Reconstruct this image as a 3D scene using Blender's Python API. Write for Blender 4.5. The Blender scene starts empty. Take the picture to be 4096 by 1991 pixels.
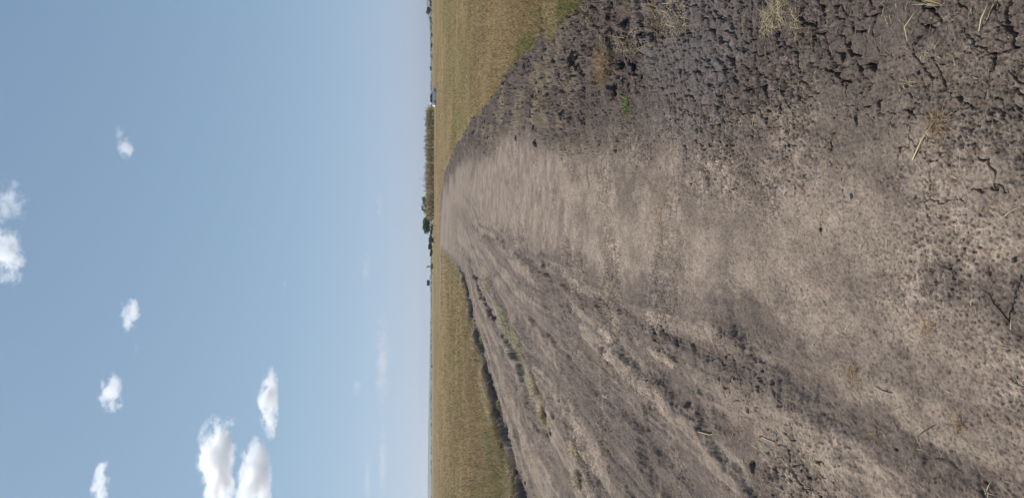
import bpy, bmesh, math, random
import numpy as np

# ------------------------------------------------------------------ camera, sky, sun, exposure
SC = bpy.context.scene
COL = SC.collection
rad = math.radians
CAM_H, FOC, HORIZON = 1.6, 2950.0, 1727.0          # metres, pixels of the 4096 px frame
PITCH = math.atan((2048 - HORIZON) / FOC)
SUN_EL, SUN_AZ = 50.0, -48.0                       # azimuth from straight ahead, + to the right

from mathutils import Matrix, Vector, noise as mnoise
cam = bpy.data.cameras.new('camera')
cam.sensor_fit = 'HORIZONTAL'; cam.sensor_width = 36.0; cam.lens = 36.0 * FOC / 4096
cam.clip_start = 0.05; cam.clip_end = 60000
camo = bpy.data.objects.new('camera', cam); COL.objects.link(camo)
cF = Vector((0, math.cos(PITCH), -math.sin(PITCH))); cU = Vector((0, math.sin(PITCH), math.cos(PITCH)))
cX, cY, cZ = -cU, Vector((1, 0, 0)), -cF            # the phone was held on its side: the sky is on the left of the frame
camo.matrix_world = Matrix(((cX.x, cY.x, cZ.x, 0), (cX.y, cY.y, cZ.y, 0), (cX.z, cY.z, cZ.z, CAM_H), (0, 0, 0, 1)))
SC.camera = camo

world = bpy.data.worlds.new('World'); SC.world = world; world.use_nodes = True
wn = world.node_tree.nodes; wl = world.node_tree.links
bg = wn['Background']
sky = wn.new('ShaderNodeTexSky'); sky.sky_type = 'NISHITA'; sky.sun_disc = False
sky.sun_elevation = rad(SUN_EL); sky.sun_rotation = rad(SUN_AZ)
sky.altitude = 600; sky.air_density = 1.15; sky.dust_density = .75; sky.ozone_density = .75
sep = wn.new('ShaderNodeSeparateColor'); com = wn.new('ShaderNodeCombineColor'); wl.new(sky.outputs[0], sep.inputs[0])
for k, (ch, g, a) in enumerate(((0, .50, 1.33), (1, .50, 1.665), (1, .36, 2.907))):      # the phone's soft contrast and colour for a hazy sky
    p = wn.new('ShaderNodeMath'); p.operation = 'POWER'; p.inputs[1].default_value = g; wl.new(sep.outputs[ch], p.inputs[0])
    q = wn.new('ShaderNodeMath'); q.operation = 'MULTIPLY'; q.inputs[1].default_value = a; wl.new(p.outputs[0], q.inputs[0]); wl.new(q.outputs[0], com.inputs[k])
wl.new(com.outputs[0], bg.inputs[0]); bg.inputs[1].default_value = 0.098

sun = bpy.data.lights.new('sun', 'SUN'); sun.energy = 4.0; sun.angle = rad(0.53); sun.color = (1.0, 0.962, 0.905)
suno = bpy.data.objects.new('sun', sun); COL.objects.link(suno)
sd = Vector((math.sin(rad(SUN_AZ)) * math.cos(rad(SUN_EL)), math.cos(rad(SUN_AZ)) * math.cos(rad(SUN_EL)), math.sin(rad(SUN_EL))))
suno.rotation_euler = (-sd).to_track_quat('-Z', 'Y').to_euler()

SC.view_settings.view_transform = 'Standard'; SC.view_settings.look = 'None'
SC.view_settings.exposure = 0.22; SC.view_settings.gamma = 1.0
SC.render.engine = 'CYCLES'
cy = SC.cycles
cy.max_bounces = 40; cy.diffuse_bounces = 3; cy.glossy_bounces = 2; cy.transmission_bounces = 4
cy.volume_bounces = 40; cy.transparent_max_bounces = 8
cy.volume_step_rate = .4; cy.volume_max_steps = 512
cy.use_denoising = True; cy.denoiser = 'OPENIMAGEDENOISE'; cy.denoising_input_passes = 'RGB_ALBEDO_NORMAL'; cy.denoising_prefilter = 'ACCURATE'

rng = np.random.default_rng(7)
random.seed(7)

# ------------------------------------------------------------------ measuring helpers
def sstep(a, b, x):
    t = np.clip((x - a) / (b - a), 0, 1); return t * t * (3 - 2 * t)

def rise(y):                                       # the plain swells a little before the horizon
    return 0.9 * sstep(40.0, 200.0, y)

def ray(px, py):
    v = cF * FOC + Vector((1, 0, 0)) * (995.5 - py) + cU * (2048 - px); return v

def at(px, py):                                    # ground point seen at a photo pixel
    d = ray(px, py); y = 20.0
    for _ in range(60):
        z = float(rise(y)); t = (z - CAM_H) / min(d.z, -1e-3); y = 0.5 * y + 0.5 * min(t * d.y, 400)
    return (d.x / d.y * y, y)

def far(px, py, Y):                                # point at distance Y behind a photo pixel
    d = ray(px, py); t = Y / d.y
    return (d.x * t, Y, CAM_H + d.z * t)

def pts(*l): return [at(*p) for p in l]

# ------------------------------------------------------------------ numpy noise
f4 = np.float32
def _h(ix, iy, s):
    h = (ix.astype(np.uint32) * np.uint32(374761393) + iy.astype(np.uint32) * np.uint32(668265263) + np.uint32(s * 1442695 + 12345))
    h ^= h >> np.uint32(13); h *= np.uint32(1274126177); h ^= h >> np.uint32(16)
    h *= np.uint32(2246822519); h ^= h >> np.uint32(15)
    return h
def _r(ix, iy, s): return (_h(ix, iy, s) & np.uint32(0xffffff)).astype(f4) / f4(0xffffff)

def vn(x, y, s=0):                                 # value noise -1..1 (quintic)
    x = x.astype(f4); y = y.astype(f4)
    fx = np.floor(x); fy = np.floor(y); ix = fx.astype(np.int64); iy = fy.astype(np.int64)
    tx = x - fx; ty = y - fy
    tx = tx * tx * tx * (tx * (tx * 6 - 15) + 10); ty = ty * ty * ty * (ty * (ty * 6 - 15) + 10)
    a = _r(ix, iy, s); b = _r(ix + 1, iy, s); c = _r(ix, iy + 1, s); d = _r(ix + 1, iy + 1, s)
    return ((a + (b - a) * tx) * (1 - ty) + (c + (d - c) * tx) * ty) * 2 - 1

def fbm(x, y, s=0, o=4, g=0.5):
    r = 0; a = 1.0; n = 0
    for k in range(o):
        c, q = math.cos(0.6 * k + .3), math.sin(0.6 * k + .3); m = 2.03 ** k
        r = r + a * vn((x * c - y * q) * m + 17.3 * k, (x * q + y * c) * m - 9.1 * k, s + k); n += a; a *= g
    return r / n * 1.6

def voro(x, y, s=0, jit=0.95):
    fx = np.floor(x).astype(np.int64); fy = np.floor(y).astype(np.int64)
    F1 = np.full(x.shape, 9, f4); F2 = F1.copy(); ID = np.zeros(x.shape, f4)
    for j in (-1, 0, 1):
        for i in (-1, 0, 1):
            cx = fx + i; cyy = fy + j
            dx = cx + 0.5 + (_r(cx, cyy, s) - .5) * jit - x; dy = cyy + 0.5 + (_r(cx, cyy, s + 77) - .5) * jit - y
            d = np.sqrt(dx * dx + dy * dy).astype(f4)
            near = d < F1
            F2 = np.where(near, F1, np.minimum(F2, d)); ID = np.where(near, _r(cx, cyy, s + 191), ID); F1 = np.minimum(F1, d)
    return F1, F2, ID

def pline(X, Y, poly, wid=None):
    """distance to a polyline, interpolated half width, signed side (+ = left of travel)"""
    D = np.full(X.shape, 1e9, f4); W = np.zeros(X.shape, f4); S = np.zeros(X.shape, f4)
    if wid is None: wid = [1.0] * len(poly)
    elif not hasattr(wid, '__len__'): wid = [wid] * len(poly)
    for (a, b, wa, wb) in zip(poly[:-1], poly[1:], wid[:-1], wid[1:]):
        dx, dy = b[0] - a[0], b[1] - a[1]; L = dx * dx + dy * dy + 1e-12
        t = np.clip(((X - a[0]) * dx + (Y - a[1]) * dy) / L, 0, 1)
        ex = X - a[0] - t * dx; ey = Y - a[1] - t * dy
        d = np.sqrt(ex * ex + ey * ey); m = d < D
        D = np.where(m, d, D); W = np.where(m, wa + (wb - wa) * t, W)
        S = np.where(m, np.sign(dx * ey - dy * ex), S)
    return D, W, S

def band(X, Y, poly, wid, soft=0.6):
    """1 on the line, fading to 0 past its half width; only worked out near the line"""
    out = np.zeros(X.shape, f4); P = np.array(poly); mw = (max(wid) if hasattr(wid, '__len__') else wid) * (1 + soft) + .3
    m = (X > P[:, 0].min() - mw) & (X < P[:, 0].max() + mw) & (Y > P[:, 1].min() - mw * 2) & (Y < P[:, 1].max() + mw * 2)
    if m.any():
        d, w, _ = pline(X[m], Y[m], poly, wid)
        out[m] = 1 - sstep(1 - soft, 1 + soft, d / np.maximum(w, 1e-3))
    return out

def inside(X, Y, poly):
    r = np.zeros(X.shape, bool); n = len(poly)
    for i in range(n):
        x0, y0 = poly[i]; x1, y1 = poly[(i + 1) % n]
        if y0 == y1: continue
        r ^= ((y0 > Y) != (y1 > Y)) & (X < (x1 - x0) * (Y - y0) / (y1 - y0) + x0)
    return r

# ------------------------------------------------------------------ mesh helpers
def mesh_np(name, V, Fc, mat=None, parent=None, smooth=False, cols=None, k=None):
    me = bpy.data.meshes.new(name)
    V = np.ascontiguousarray(V, dtype=f4); Fc = np.ascontiguousarray(Fc, dtype=np.int32); k = Fc.shape[1]
    me.vertices.add(len(V)); me.vertices.foreach_set('co', V.ravel())
    me.loops.add(Fc.size); me.loops.foreach_set('vertex_index', Fc.ravel())
    me.polygons.add(len(Fc)); me.polygons.foreach_set('loop_start', np.arange(0, Fc.size, k, dtype=np.int32))
    me.polygons.foreach_set('loop_total', np.full(len(Fc), k, np.int32))
    me.update(calc_edges=True)
    if smooth: me.polygons.foreach_set('use_smooth', np.ones(len(Fc), bool))
    if cols is not None:
        a = me.attributes.new('tint', 'FLOAT_COLOR', 'POINT')
        c = np.ones((len(V), 4), f4); c[:, :cols.shape[1]] = cols; a.data.foreach_set('color', c.ravel())
    if mat: me.materials.append(mat)
    o = bpy.data.objects.new(name, me); COL.objects.link(o)
    if parent: o.parent = parent
    return o

def tag(o, label=None, cat=None, group=None, kind=None):
    if label: o['label'] = label
    if cat: o['category'] = cat
    if group: o['group'] = group
    if kind: o['kind'] = kind
    return o

def empty(name, loc, label, cat, group=None, rz=0):
    o = bpy.data.objects.new(name, None); COL.objects.link(o); o.location = loc; o.rotation_euler = (0, 0, rz)
    o.empty_display_size = 0.2
    return tag(o, label, cat, group)

def copy_tree(o, parent=None):
    c = o.copy(); COL.objects.link(c)
    if parent: c.parent = parent
    for ch in [x for x in bpy.data.objects if x.parent == o]: copy_tree(ch, c)
    return c

class MB:
    """collects vertices and faces (quads and triangles) for one mesh"""
    def __init__(s): s.v = []; s.f = []
    def add(s, v, f):
        n = len(s.v); s.v += [tuple(p) for p in v]; s.f += [tuple(i + n for i in q) for q in f]
    def box(s, c, d, rz=0.0, taper=1.0):
        x, y, z = d[0] / 2, d[1] / 2, d[2] / 2; V = []
        for k, (sx, sy, sz) in enumerate([(-1, -1, -1), (1, -1, -1), (1, 1, -1), (-1, 1, -1), (-1, -1, 1), (1, -1, 1), (1, 1, 1), (-1, 1, 1)]):
            tp = taper if sz > 0 else 1; px, py = sx * x * tp, sy * y * tp
            V.append((c[0] + px * math.cos(rz) - py * math.sin(rz), c[1] + px * math.sin(rz) + py * math.cos(rz), c[2] + sz * z))
        s.add(V, [(0, 3, 2, 1), (4, 5, 6, 7), (0, 1, 5, 4), (1, 2, 6, 5), (2, 3, 7, 6), (3, 0, 4, 7)])
    def tube(s, P, R, n=6):
        P = [Vector(p) for p in P]; V = []; N = len(P)
        if not hasattr(R, '__len__'): R = [R] * N
        for i, p in enumerate(P):
            t = (P[min(i + 1, N - 1)] - P[max(i - 1, 0)]); t.normalize()
            u = t.orthogonal() if i == 0 else (u - t * u.dot(t)); u.normalize(); w = t.cross(u)
            for k in range(n):
                a = 2 * math.pi * k / n; V.append(p + (u * math.cos(a) + w * math.sin(a)) * R[i])
        Fs = [(i * n + k, i * n + (k + 1) % n, (i + 1) * n + (k + 1) % n, (i + 1) * n + k) for i in range(N - 1) for k in range(n)]
        Fs += [tuple(reversed(range(n))), tuple((N - 1) * n + k for k in range(n))]
        s.add(V, Fs)
    def blob(s, c, r, seed=0, rough=0.25, sub=2, scale=1.5):
        bm = bmesh.new(); bmesh.ops.create_icosphere(bm, subdivisions=sub, radius=1)
        o = Vector((seed * 3.7, seed * 1.3, seed * 7.1)); V = []
        for v in bm.verts:
            k = 1 + rough * mnoise.noise(v.co * scale + o) + rough * .5 * mnoise.noise(v.co * scale * 2.7 + o)
            V.append((c[0] + v.co.x * r[0] * k, c[1] + v.co.y * r[1] * k, c[2] + v.co.z * r[2] * k))
        Fs = [tuple(v.index for v in f.verts) for f in bm.faces]; bm.free(); s.add(V, Fs)
    def build(s, name, mat, parent=None, smooth=False, bevel=0):
        me = bpy.data.meshes.new(name); me.from_pydata(s.v, [], s.f); me.materials.append(mat); me.update()
        if bevel:
            bm = bmesh.new(); bm.from_mesh(me)
            bmesh.ops.bevel(bm, geom=[e for e in bm.edges if len(e.link_faces) == 2 and e.calc_face_angle(0) > .5], offset=bevel, segments=2, affect='EDGES')
            bm.to_mesh(me); bm.free()
        if smooth: me.polygons.foreach_set('use_smooth', [True] * len(me.polygons))
        o = bpy.data.objects.new(name, me); COL.objects.link(o)
        if parent: o.parent = parent
        return o

# ------------------------------------------------------------------ materials
def mat(name, col=(.5, .5, .5), rough=.9, attr=False, var=0.0, vscale=8.0, bump=0.0, bscale=40.0, spec=.2, metal=0.0, trans=0.0):
    m = bpy.data.materials.new(name); m.use_nodes = True; nt = m.node_tree; n = nt.nodes; l = nt.links
    b = n['Principled BSDF']; b.inputs['Roughness'].default_value = rough; b.inputs['Metallic'].default_value = metal
    b.inputs['Specular IOR Level'].default_value = spec
    b.inputs['Base Color'].default_value = (*col, 1)
    tc = n.new('ShaderNodeTexCoord'); src = None
    if attr:
        a = n.new('ShaderNodeAttribute'); a.attribute_name = 'tint'; src = a.outputs['Color']
    if var:
        t = n.new('ShaderNodeTexNoise'); t.inputs['Scale'].default_value = vscale; t.inputs['Detail'].default_value = 5; t.inputs['Roughness'].default_value = .65
        l.new(tc.outputs['Object'], t.inputs['Vector'])
        r = n.new('ShaderNodeMapRange'); r.inputs['From Min'].default_value = .25; r.inputs['From Max'].default_value = .75
        r.inputs['To Min'].default_value = 1 - var; r.inputs['To Max'].default_value = 1 + var; l.new(t.outputs['Fac'], r.inputs['Value'])
        x = n.new('ShaderNodeMix'); x.data_type = 'RGBA'; x.blend_type = 'MULTIPLY'; x.inputs['Factor'].default_value = 1
        if src: l.new(src, x.inputs['A'])
        else: x.inputs['A'].default_value = (*col, 1)
        l.new(r.outputs['Result'], x.inputs['B']); src = x.outputs['Result']
    if src: l.new(src, b.inputs['Base Color'])
    if bump:
        t = n.new('ShaderNodeTexNoise'); t.inputs['Scale'].default_value = bscale; t.inputs['Detail'].default_value = 6; t.inputs['Roughness'].default_value = .7
        l.new(tc.outputs['Object'], t.inputs['Vector'])
        bp = n.new('ShaderNodeBump'); bp.inputs['Strength'].default_value = bump; bp.inputs['Distance'].default_value = 1.0 / bscale
        l.new(t.outputs['Fac'], bp.inputs['Height']); l.new(bp.outputs['Normal'], b.inputs['Normal'])
    if trans:                                       # thin leaves let light through
        tr = n.new('ShaderNodeBsdfTranslucent'); mx = n.new('ShaderNodeMixShader'); mx.inputs[0].default_value = trans
        if src: l.new(src, tr.inputs['Color'])
        else: tr.inputs['Color'].default_value = (*col, 1)
        l.new(b.outputs[0], mx.inputs[1]); l.new(tr.outputs[0], mx.inputs[2]); l.new(mx.outputs[0], n['Material Output'].inputs['Surface'])
    return m

M_soil = mat('dry_clay_soil', attr=True, rough=.95, var=.30, vscale=160, bump=.55, bscale=180, spec=.1)
M_field = mat('field_soil', attr=True, rough=.95, var=.25, vscale=6, bump=.4, bscale=20, spec=.05)
M_grass = mat('dry_grass_blades', attr=True, rough=.7, spec=.15, trans=.25)
M_straw = mat('straw', attr=True, rough=.6, spec=.25, trans=.12)
M_clod = mat('dark_clay_clod', (.135, .108, .094), var=.4, vscale=30, bump=.7, bscale=60, spec=.1)
M_stone = mat('pale_stone', (.30, .265, .23), var=.25, vscale=60, bump=.4, bscale=120)
M_twig = mat('twig_bark', (.10, .075, .058), var=.35, vscale=120, bump=.4, bscale=200)
M_palebark = mat('bleached_twig', (.42, .35, .25), var=.25, vscale=120, bump=.3, bscale=200)
M_wood = mat('weathered_wood', (.12, .095, .075), var=.3, vscale=10)
M_trunk = mat('tree_bark', (.13, .105, .08), var=.35, vscale=9, bump=.5, bscale=30)
M_leaf = mat('green_leaves', attr=True, rough=.55, spec=.3, trans=.3)
M_maize = mat('maize_leaves', attr=True, rough=.65, spec=.2, trans=.25)
M_white = mat('car_paint', (.86, .83, .83), rough=.35, spec=.5, var=.05, vscale=3)
M_glass = mat('dark_glass', (.012, .014, .017), rough=.08, spec=.5)
M_screen = mat('pale_glass', (.16, .23, .23), rough=.1, spec=.5)
M_rubber = mat('tyre_rubber', (.02, .02, .02), rough=.9, var=.2)
M_steel = mat('wheel_rim', (.45, .45, .45), rough=.35, metal=.8)
M_red = mat('red_lens', (.35, .02, .02), rough=.2)
M_lamp = mat('clear_lens', (.6, .6, .58), rough=.15)
M_plastic = mat('black_plastic', (.02, .02, .022), rough=.5)
M_board = mat('weathered_dark_board', (.016, .018, .024), rough=.7, var=.25, vscale=2)
M_trim = mat('white_trim', (.62, .62, .6), rough=.6, var=.1)
M_hutroof = mat('dark_thatch', (.035, .033, .036), var=.3, vscale=3, bump=.5, bscale=8)
M_mud = mat('mud_wall', (.24, .19, .15), var=.2, vscale=3)
M_plaster = mat('pale_plaster', (.62, .58, .52), var=.1, vscale=2)
M_tin = mat('weathered_tin_roof', (.34, .35, .37), rough=.5, var=.15, vscale=2)
M_rust = mat('red_painted_tin_roof', (.42, .13, .09), rough=.6, var=.2, vscale=2)
M_door = mat('dark_door', (.05, .045, .045), rough=.7)
M_cloth = mat('white_cloth', (.66, .63, .56), rough=.9, var=.12, vscale=6)
M_hill = mat('wooded_hillside', (.075, .085, .05), var=.35, vscale=.02)

# ------------------------------------------------------------------ where the track, banks and ruts run (metres)
LEFT_EDGE = [(-4.75, -30), (-4.6, 4), (-4.45, 9)] + pts((2100, 1991), (2068, 1880), (2040, 1790), (2005, 1680), (1972, 1560), (1942, 1450), (1910, 1340), (1890, 1240), (1872, 1160), (1855, 1100), (1836, 1065), (1815, 1040), (1794, 1018), (1776, 1000), (1764, 984)) + [(-4, 104), (-14, 112)]
RIGHT_EDGE = [(2.7, -30), (2.7, 4), (2.75, 7.5), (2.85, 9.2), (3.35, 13), (4.35, 23), (6.6, 46), (7.7, 65), (8.6, 84), (7.2, 101), (2, 114), (-7, 119), (-14, 118)]
ROAD = LEFT_EDGE + RIGHT_EDGE[::-1]
DITCH = pts((1870, 1030), (1930, 1180), (2010, 1330), (2095, 1490), (2155, 1650), (2190, 1715))
RUTS = [(pts((1890, 905), (2000, 955), (2110, 1050), (2220, 1150), (2310, 1260), (2420, 1370)), .12, .035),
        (pts((2180, 1090), (2330, 1215), (2480, 1360), (2650, 1470), (2790, 1560), (2950, 1720), (3080, 1940)), .085, .03),
        (pts((2090, 1100), (2190, 1190), (2270, 1290), (2380, 1440), (2520, 1640), (2640, 1880)), .13, .03),
        (pts((1830, 960), (1900, 1040), (2050, 1240), (2200, 1480), (2330, 1700), (2420, 1990)), .22, .035),
        (pts((2900, 1180), (3100, 1370), (3300, 1580), (3500, 1800), (3650, 1990)), .12, .025)]
PALE = [(pts((1775, 800), (1800, 730), (1850, 725), (1950, 740), (2100, 765), (2400, 830), (2750, 920), (3200, 1020), (3600, 1100), (4090, 1000)), [1.6, 1.6, 1.4, 1.15, .8, .5, .36, .34, .32, .3], 1.0),
        (pts((2050, 1380), (2200, 1560), (2350, 1760), (2420, 1930)), [.16, .14, .1, .08], .8),
        (pts((1830, 930), (1900, 1020), (1980, 1100), (2080, 1210), (2180, 1340)), [1.0, .6, .45, .3, .2], .8),
        (pts((2500, 1360), (2650, 1445), (2790, 1530), (2900, 1640), (3050, 1750), (3300, 1880), (3500, 1990)), [.07, .07, .07, .07, .06, .05, .05], 1.0),
        (pts((3150, 1250), (3400, 1400), (3700, 1560), (4090, 1640)), [.2, .2, .2, .22], .75),
        (pts((2950, 1500), (3020, 1620), (3200, 1760)), [.07, .07, .05], .6),
        (pts((2500, 780), (2700, 800), (2900, 840)), [.3, .25, .2], .7),
        (pts((3150, 620), (3350, 700), (3600, 640), (3900, 720)), [.12, .16, .12, .14], .6)]
DARK = [(pts((2180, 1100), (2330, 1220), (2480, 1370), (2650, 1480), (2780, 1560), (2850, 1660), (2960, 1770), (3060, 1920)), [.1, .1, .09, .1, .1, .12, .12, .1], .8),
        (pts((2120, 1080), (2200, 1180), (2260, 1260), (2310, 1330)), [.2, .22, .2, .1], .8),
        (pts((2950, 1250), (3100, 1370), (3170, 1500), (3310, 1600)), [.13, .13, .14, .1], .8),
        (pts((3320, 1660), (3560, 1830), (3760, 1910), (3900, 1990)), [.1, .12, .14, .12], .75),
        (pts((3850, 1080), (4060, 1140), (4120, 1260)), [.09, .1, .12], .6),
        (pts((2230, 1450), (2330, 1600), (2420, 1720), (2470, 1860), (2520, 1990)), [.25, .22, .22, .2, .2], .55),
        (pts((2960, 1850), (3030, 1960)), [.09, .1], .8),
        (pts((2130, 60), (2300, 120), (2480, 240), (2600, 60)), [.6, .6, .5, .5], .35),
        (pts((2900, 330), (3020, 400), (3150, 380)), [.14, .16, .14], .8),
        (pts((3250, 60), (3450, 130), (3620, 60)), [.2, .22, .2], .6),
        (pts((2300, 700), (2600, 720), (2850, 760)), [.15, .12, .1], .4)]
DARKZONE = pts((1776, 780), (1900, 660), (2050, 560), (2330, 640), (2620, 610), (2900, 575), (3150, 440), (3400, 330), (3700, 300), (4096, 250)) + [(0.45, 1.2), (9, 1.2), (9, 8), (14, 60), (12, 100)]
HOLES = [(at(2230, 1592), .05), (at(2215, 1660), .06), (at(2205, 1720), .075), (at(1932, 1168), .13), (at(1975, 1258), .10),
         (at(2140, 1830), .05), (at(2410, 1400), .045), (at(2425, 1445), .04), (at(2340, 1220), .06),
         (at(2505, 235), .09), (at(2575, 185), .06), (at(2700, 120), .05), (at(2290, 260), .07), (at(2240, 260), .07), (at(2470, 560), .05), (at(2465, 590), .05), (at(2400, 570), .04),
         (at(3210, 700), .010), (at(3015, 1860), .035), (at(3000, 1640), .02)]

# ------------------------------------------------------------------ the ground: one fan of quads, cut into track and field
def ground_grid():
    ys = [-60., -25., -10., -4., -1.0, .4, 1.0, 1.3, 1.5]
    y = 1.5
    while y < 4000:
        px = (y * y + CAM_H ** 2) / (CAM_H * 737.0)
        k = .5 if y < 6 else .65
        if y < 60: y += min(k * px, .13)
        else: y += min(.13 + (y - 60) * .02, 200)
        ys.append(y)
    ys = np.array(ys, f4)
    n = 560; c = np.linspace(-1, 1, 2 * n + 1)
    o = 1 + np.cumsum(.004 * 1.062 ** np.arange(1, 92)); o = np.concatenate([o, [26.]])
    u = np.concatenate([-o[::-1], c, o]).astype(f4)
    W = .345 * np.maximum(ys, 0) + .9
    X = (W[:, None] * u[None, :]).astype(f4); Y = np.repeat(ys[:, None], len(u), 1).astype(f4)
    return X, Y

def warp(X, Y):
    return X + .13 * fbm(X * 2.2, Y * 1.8, 3, 5, .6) + .14 * vn(X * .3, Y * .45, 4), Y + .14 * fbm(X * 1.9, Y * 1.9, 9, 4)

def soil(X, Y):
    """height and colour of the ground at the points X, Y"""
    shp = X.shape; X = X.ravel(); Y = Y.ravel(); N = X.size
    Xe, Ye = warp(X, Y)
    road = inside(Xe, Ye, ROAD)
    dl, _, _ = pline(Xe, Ye, LEFT_EDGE); dr, _, _ = pline(Xe, Ye, RIGHT_EDGE)
    H = rise(Y).astype(f4)
    left = (~road) & (dl < dr); face = left & (dl < .16) & (Y < 80)
    # the field: higher than the track on the left, level on the right
    Hf = np.where(left, (.10 + .06 * fbm(X * .9, Y * .6, 23, 3)) * sstep(60, 30, Y) * sstep(0, .09, dl) + .04 * sstep(.1, 1.5, dl), .05 * sstep(0, .5, dr)) + .05 * fbm(X * .35, Y * .35, 21, 3) * sstep(0, 2, np.minimum(dl, dr))
    near = Y < 70
    # masks on the track
    pale = np.zeros(N, f4); dark = np.zeros(N, f4)
    wx, wy = X + .10 * fbm(X * 3, Y * 2, 31, 4), Y + .22 * fbm(X * 3, Y * 2, 37, 4)
    for p, w, s in PALE: pale = np.maximum(pale, s * band(wx, wy, p, w, .75))
    for p, w, s in DARK: dark = np.maximum(dark, s * band(wx, wy, p, w, .7))
    dzd, _, _ = pline(wx, wy, DARKZONE + DARKZONE[:1]); ins = inside(wx, wy, DARKZONE)
    dis = fbm(X * 9, Y * 7, 39, 5, .68)
    pale = np.clip(sstep(.25, .75, pale + .30 * dis * (pale > .01)), 0, 1); dark = np.clip(sstep(.26, .66, dark + .34 * dis * (dark > .01)), 0, 1)
    dsz = np.where(ins, dzd, -dzd) + (.10 + .012 * np.minimum(Y, 40)) * dis + .9 * fbm(X * .6, Y * .12, 44, 3) * sstep(8, 25, Y)
    dz = sstep(-.22, .30 + .02 * Y, dsz) * (Y < 140)
    strip = sstep(1.75, .95, dr + .25 * fbm(X * .9, Y * .5, 41, 3)) * road * sstep(3.4, 5.2, Y)        # broken clods beside the right field
    lstrip = sstep(2.1, 1.5, dl) * road
    ditch = band(wx, wy, DITCH, [.25, .15, .12, .11, .10, .08], .6)
    bank = sstep(.34, .05, dl) * (road | face)
    rough0 = 0; rough = np.clip(.55 + .5 * fbm(X * .8, Y * .6, 51, 3) - .75 * pale + .35 * dz * sstep(3, 6, Y) - .45 * dz * sstep(6, 3, Y), .06, 1)
    # heights
    h = .022 * fbm(X * .45, Y * .3, 61, 3)
    h += .014 * rough * fbm(X * 2.6, Y * 2.2, 63, 4) * (1 - .5 * dz * sstep(6, 3, Y))
    m = near & road; x, y = X[m], Y[m]
    fine = np.zeros(N, f4); fine[m] = fbm(x * 13, y * 12, 67, 4, .6)
    h += .0075 * (.22 + rough) * fine
    dl0, _, _ = pline(X, Y, LEFT_EDGE); dl0 = dl0 + .07 * fbm(X * .5, Y * .25, 68, 2)
    leftish = sstep(4.7, 3.9, dl0) * sstep(42, 24, Y) * road
    scuff = fbm(dl0 * 4.5, Y * .16, 69, 4, .6); sc2 = fbm(dl0 * 16, Y * .45, 70, 3, .6)
    r1 = np.clip(1 - np.abs(fbm(dl0 * 1.9, Y * .05, 65, 2)) * 9, 0, 1) * np.clip(.5 + 1.2 * fbm(dl0 * 2, Y * .3, 66, 3), 0, 1) * sstep(4.3, 3.7, dl0)
    lines = np.zeros(N, f4)
    for o, w in ((.55, .035), (1.08, .04), (2.5, .05), (3.12, .06), (3.98, .07)):
        lines = np.maximum(lines, np.exp(-((dl0 - o + .05 * fbm(X * 2, Y * .7, 58, 2)) / w) ** 2) * sstep(-.35, .25, fbm(X * 0 + o * 9, Y * .2, 59, 2) + .35 * fbm(X * 3, Y * 1.2, 57, 3)))
    for p, w, d in RUTS:
        lines = np.maximum(lines, np.clip(band(Xe, Ye, p, w * 1.9, .4) - band(Xe, Ye, p, w * 1.1, .4), 0, 1) * sstep(-.1, .4, fbm(X * 1.7, Y * .8, 56, 4) + .1) * (Y > 3.2))
    lines = lines * road * sstep(42, 24, Y); ss = sstep(-.12, .16, scuff + .12 * dis)
    wob = .06 * fbm(X * 1.5, Y * .5, 55, 3) + .03 * dis; tread = np.zeros(N, f4)
    for o, w in ((1.75, .13), (2.64, .12), (3.24, .14)):
        tread = np.maximum(tread, sstep(w + .035, w - .035, np.abs(dl0 - o + wob)) * sstep(-.4, .2, fbm(X * 0 + o * 7, Y * .12, 54, 2)))
    tread *= leftish; h -= .014 * tread
    h += leftish * (.016 * scuff + .006 * sc2 * rough - .022 * r1)
    crumb = np.zeros(N, f4); mm = (Y < 16) & road; crumb[mm] = fbm(X[mm] * 75, Y[mm] * 66, 71, 3, .75)
    pat = np.clip(.5 + .9 * fbm(X * 1.7, Y * 1.5, 73, 4) - .28 * pale + .08 * dark, .12, 1.2)
    h += (.0019 + .0022 * rough) * (.5 + pat) * crumb
    pk = np.zeros(N, f4); m6 = (Y < 9) & road; pk[m6] = fbm(X[m6] * 120, Y[m6] * 95, 72, 2, .7); h -= .0052 * np.clip(pk - .25, 0, 1) * (.6 + pat); h += .004 * np.clip(-pk - .5, 0, 1) * (.3 + pat)
    # crumbs standing proud
    pit = np.zeros(N, f4); F1, F2, I = voro(X[mm] * 34, Y[mm] * 30, 79)
    pit[mm] = np.where(I > .70, np.clip(1 - F1 / .36, 0, 1), 0); h += .008 * pit * pat * (1 - .7 * dz * (Y < 6))
    pt2 = np.zeros(N, f4); F1, F2, I = voro(X[mm] * 21 + .3, Y[mm] * 18, 83); pt2[mm] = np.where(I > .84, np.clip(1 - F1 / .30, 0, 1), 0)
    h -= .018 * pt2 * np.clip(pat - .2, 0, 1) * (1 - .45 * pale) * (1 - .8 * dz * (Y < 6))
    # clods on the right, on the far left bank and along the ditch
    cl = np.clip(strip * 1.0 + .45 * bank + .60 * ditch + .18 * lstrip + .07 * dark * rough * (Y > 6.5) + .22 * r1 * leftish + .55 * lines, 0, 1) * (road | face)
    m = near & (cl > .02); x, y = X[m] + .03 * fbm(X[m] * 9, Y[m] * 9, 91, 2), Y[m] + .03 * fbm(X[m] * 9, Y[m] * 9, 93, 2)
    F1, F2, I = voro(x * 7.0, y * 5.5, 97); G1, G2, J = voro(x * 17.0, y * 14, 99); E1, E2, K = voro(x * 36, y * 30, 98); tone = np.zeros(N, f4); tone[m] = (.5 * (I - .5) + .5 * (J - .5) + .5 * (K - .5)) * cl[m]
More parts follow.
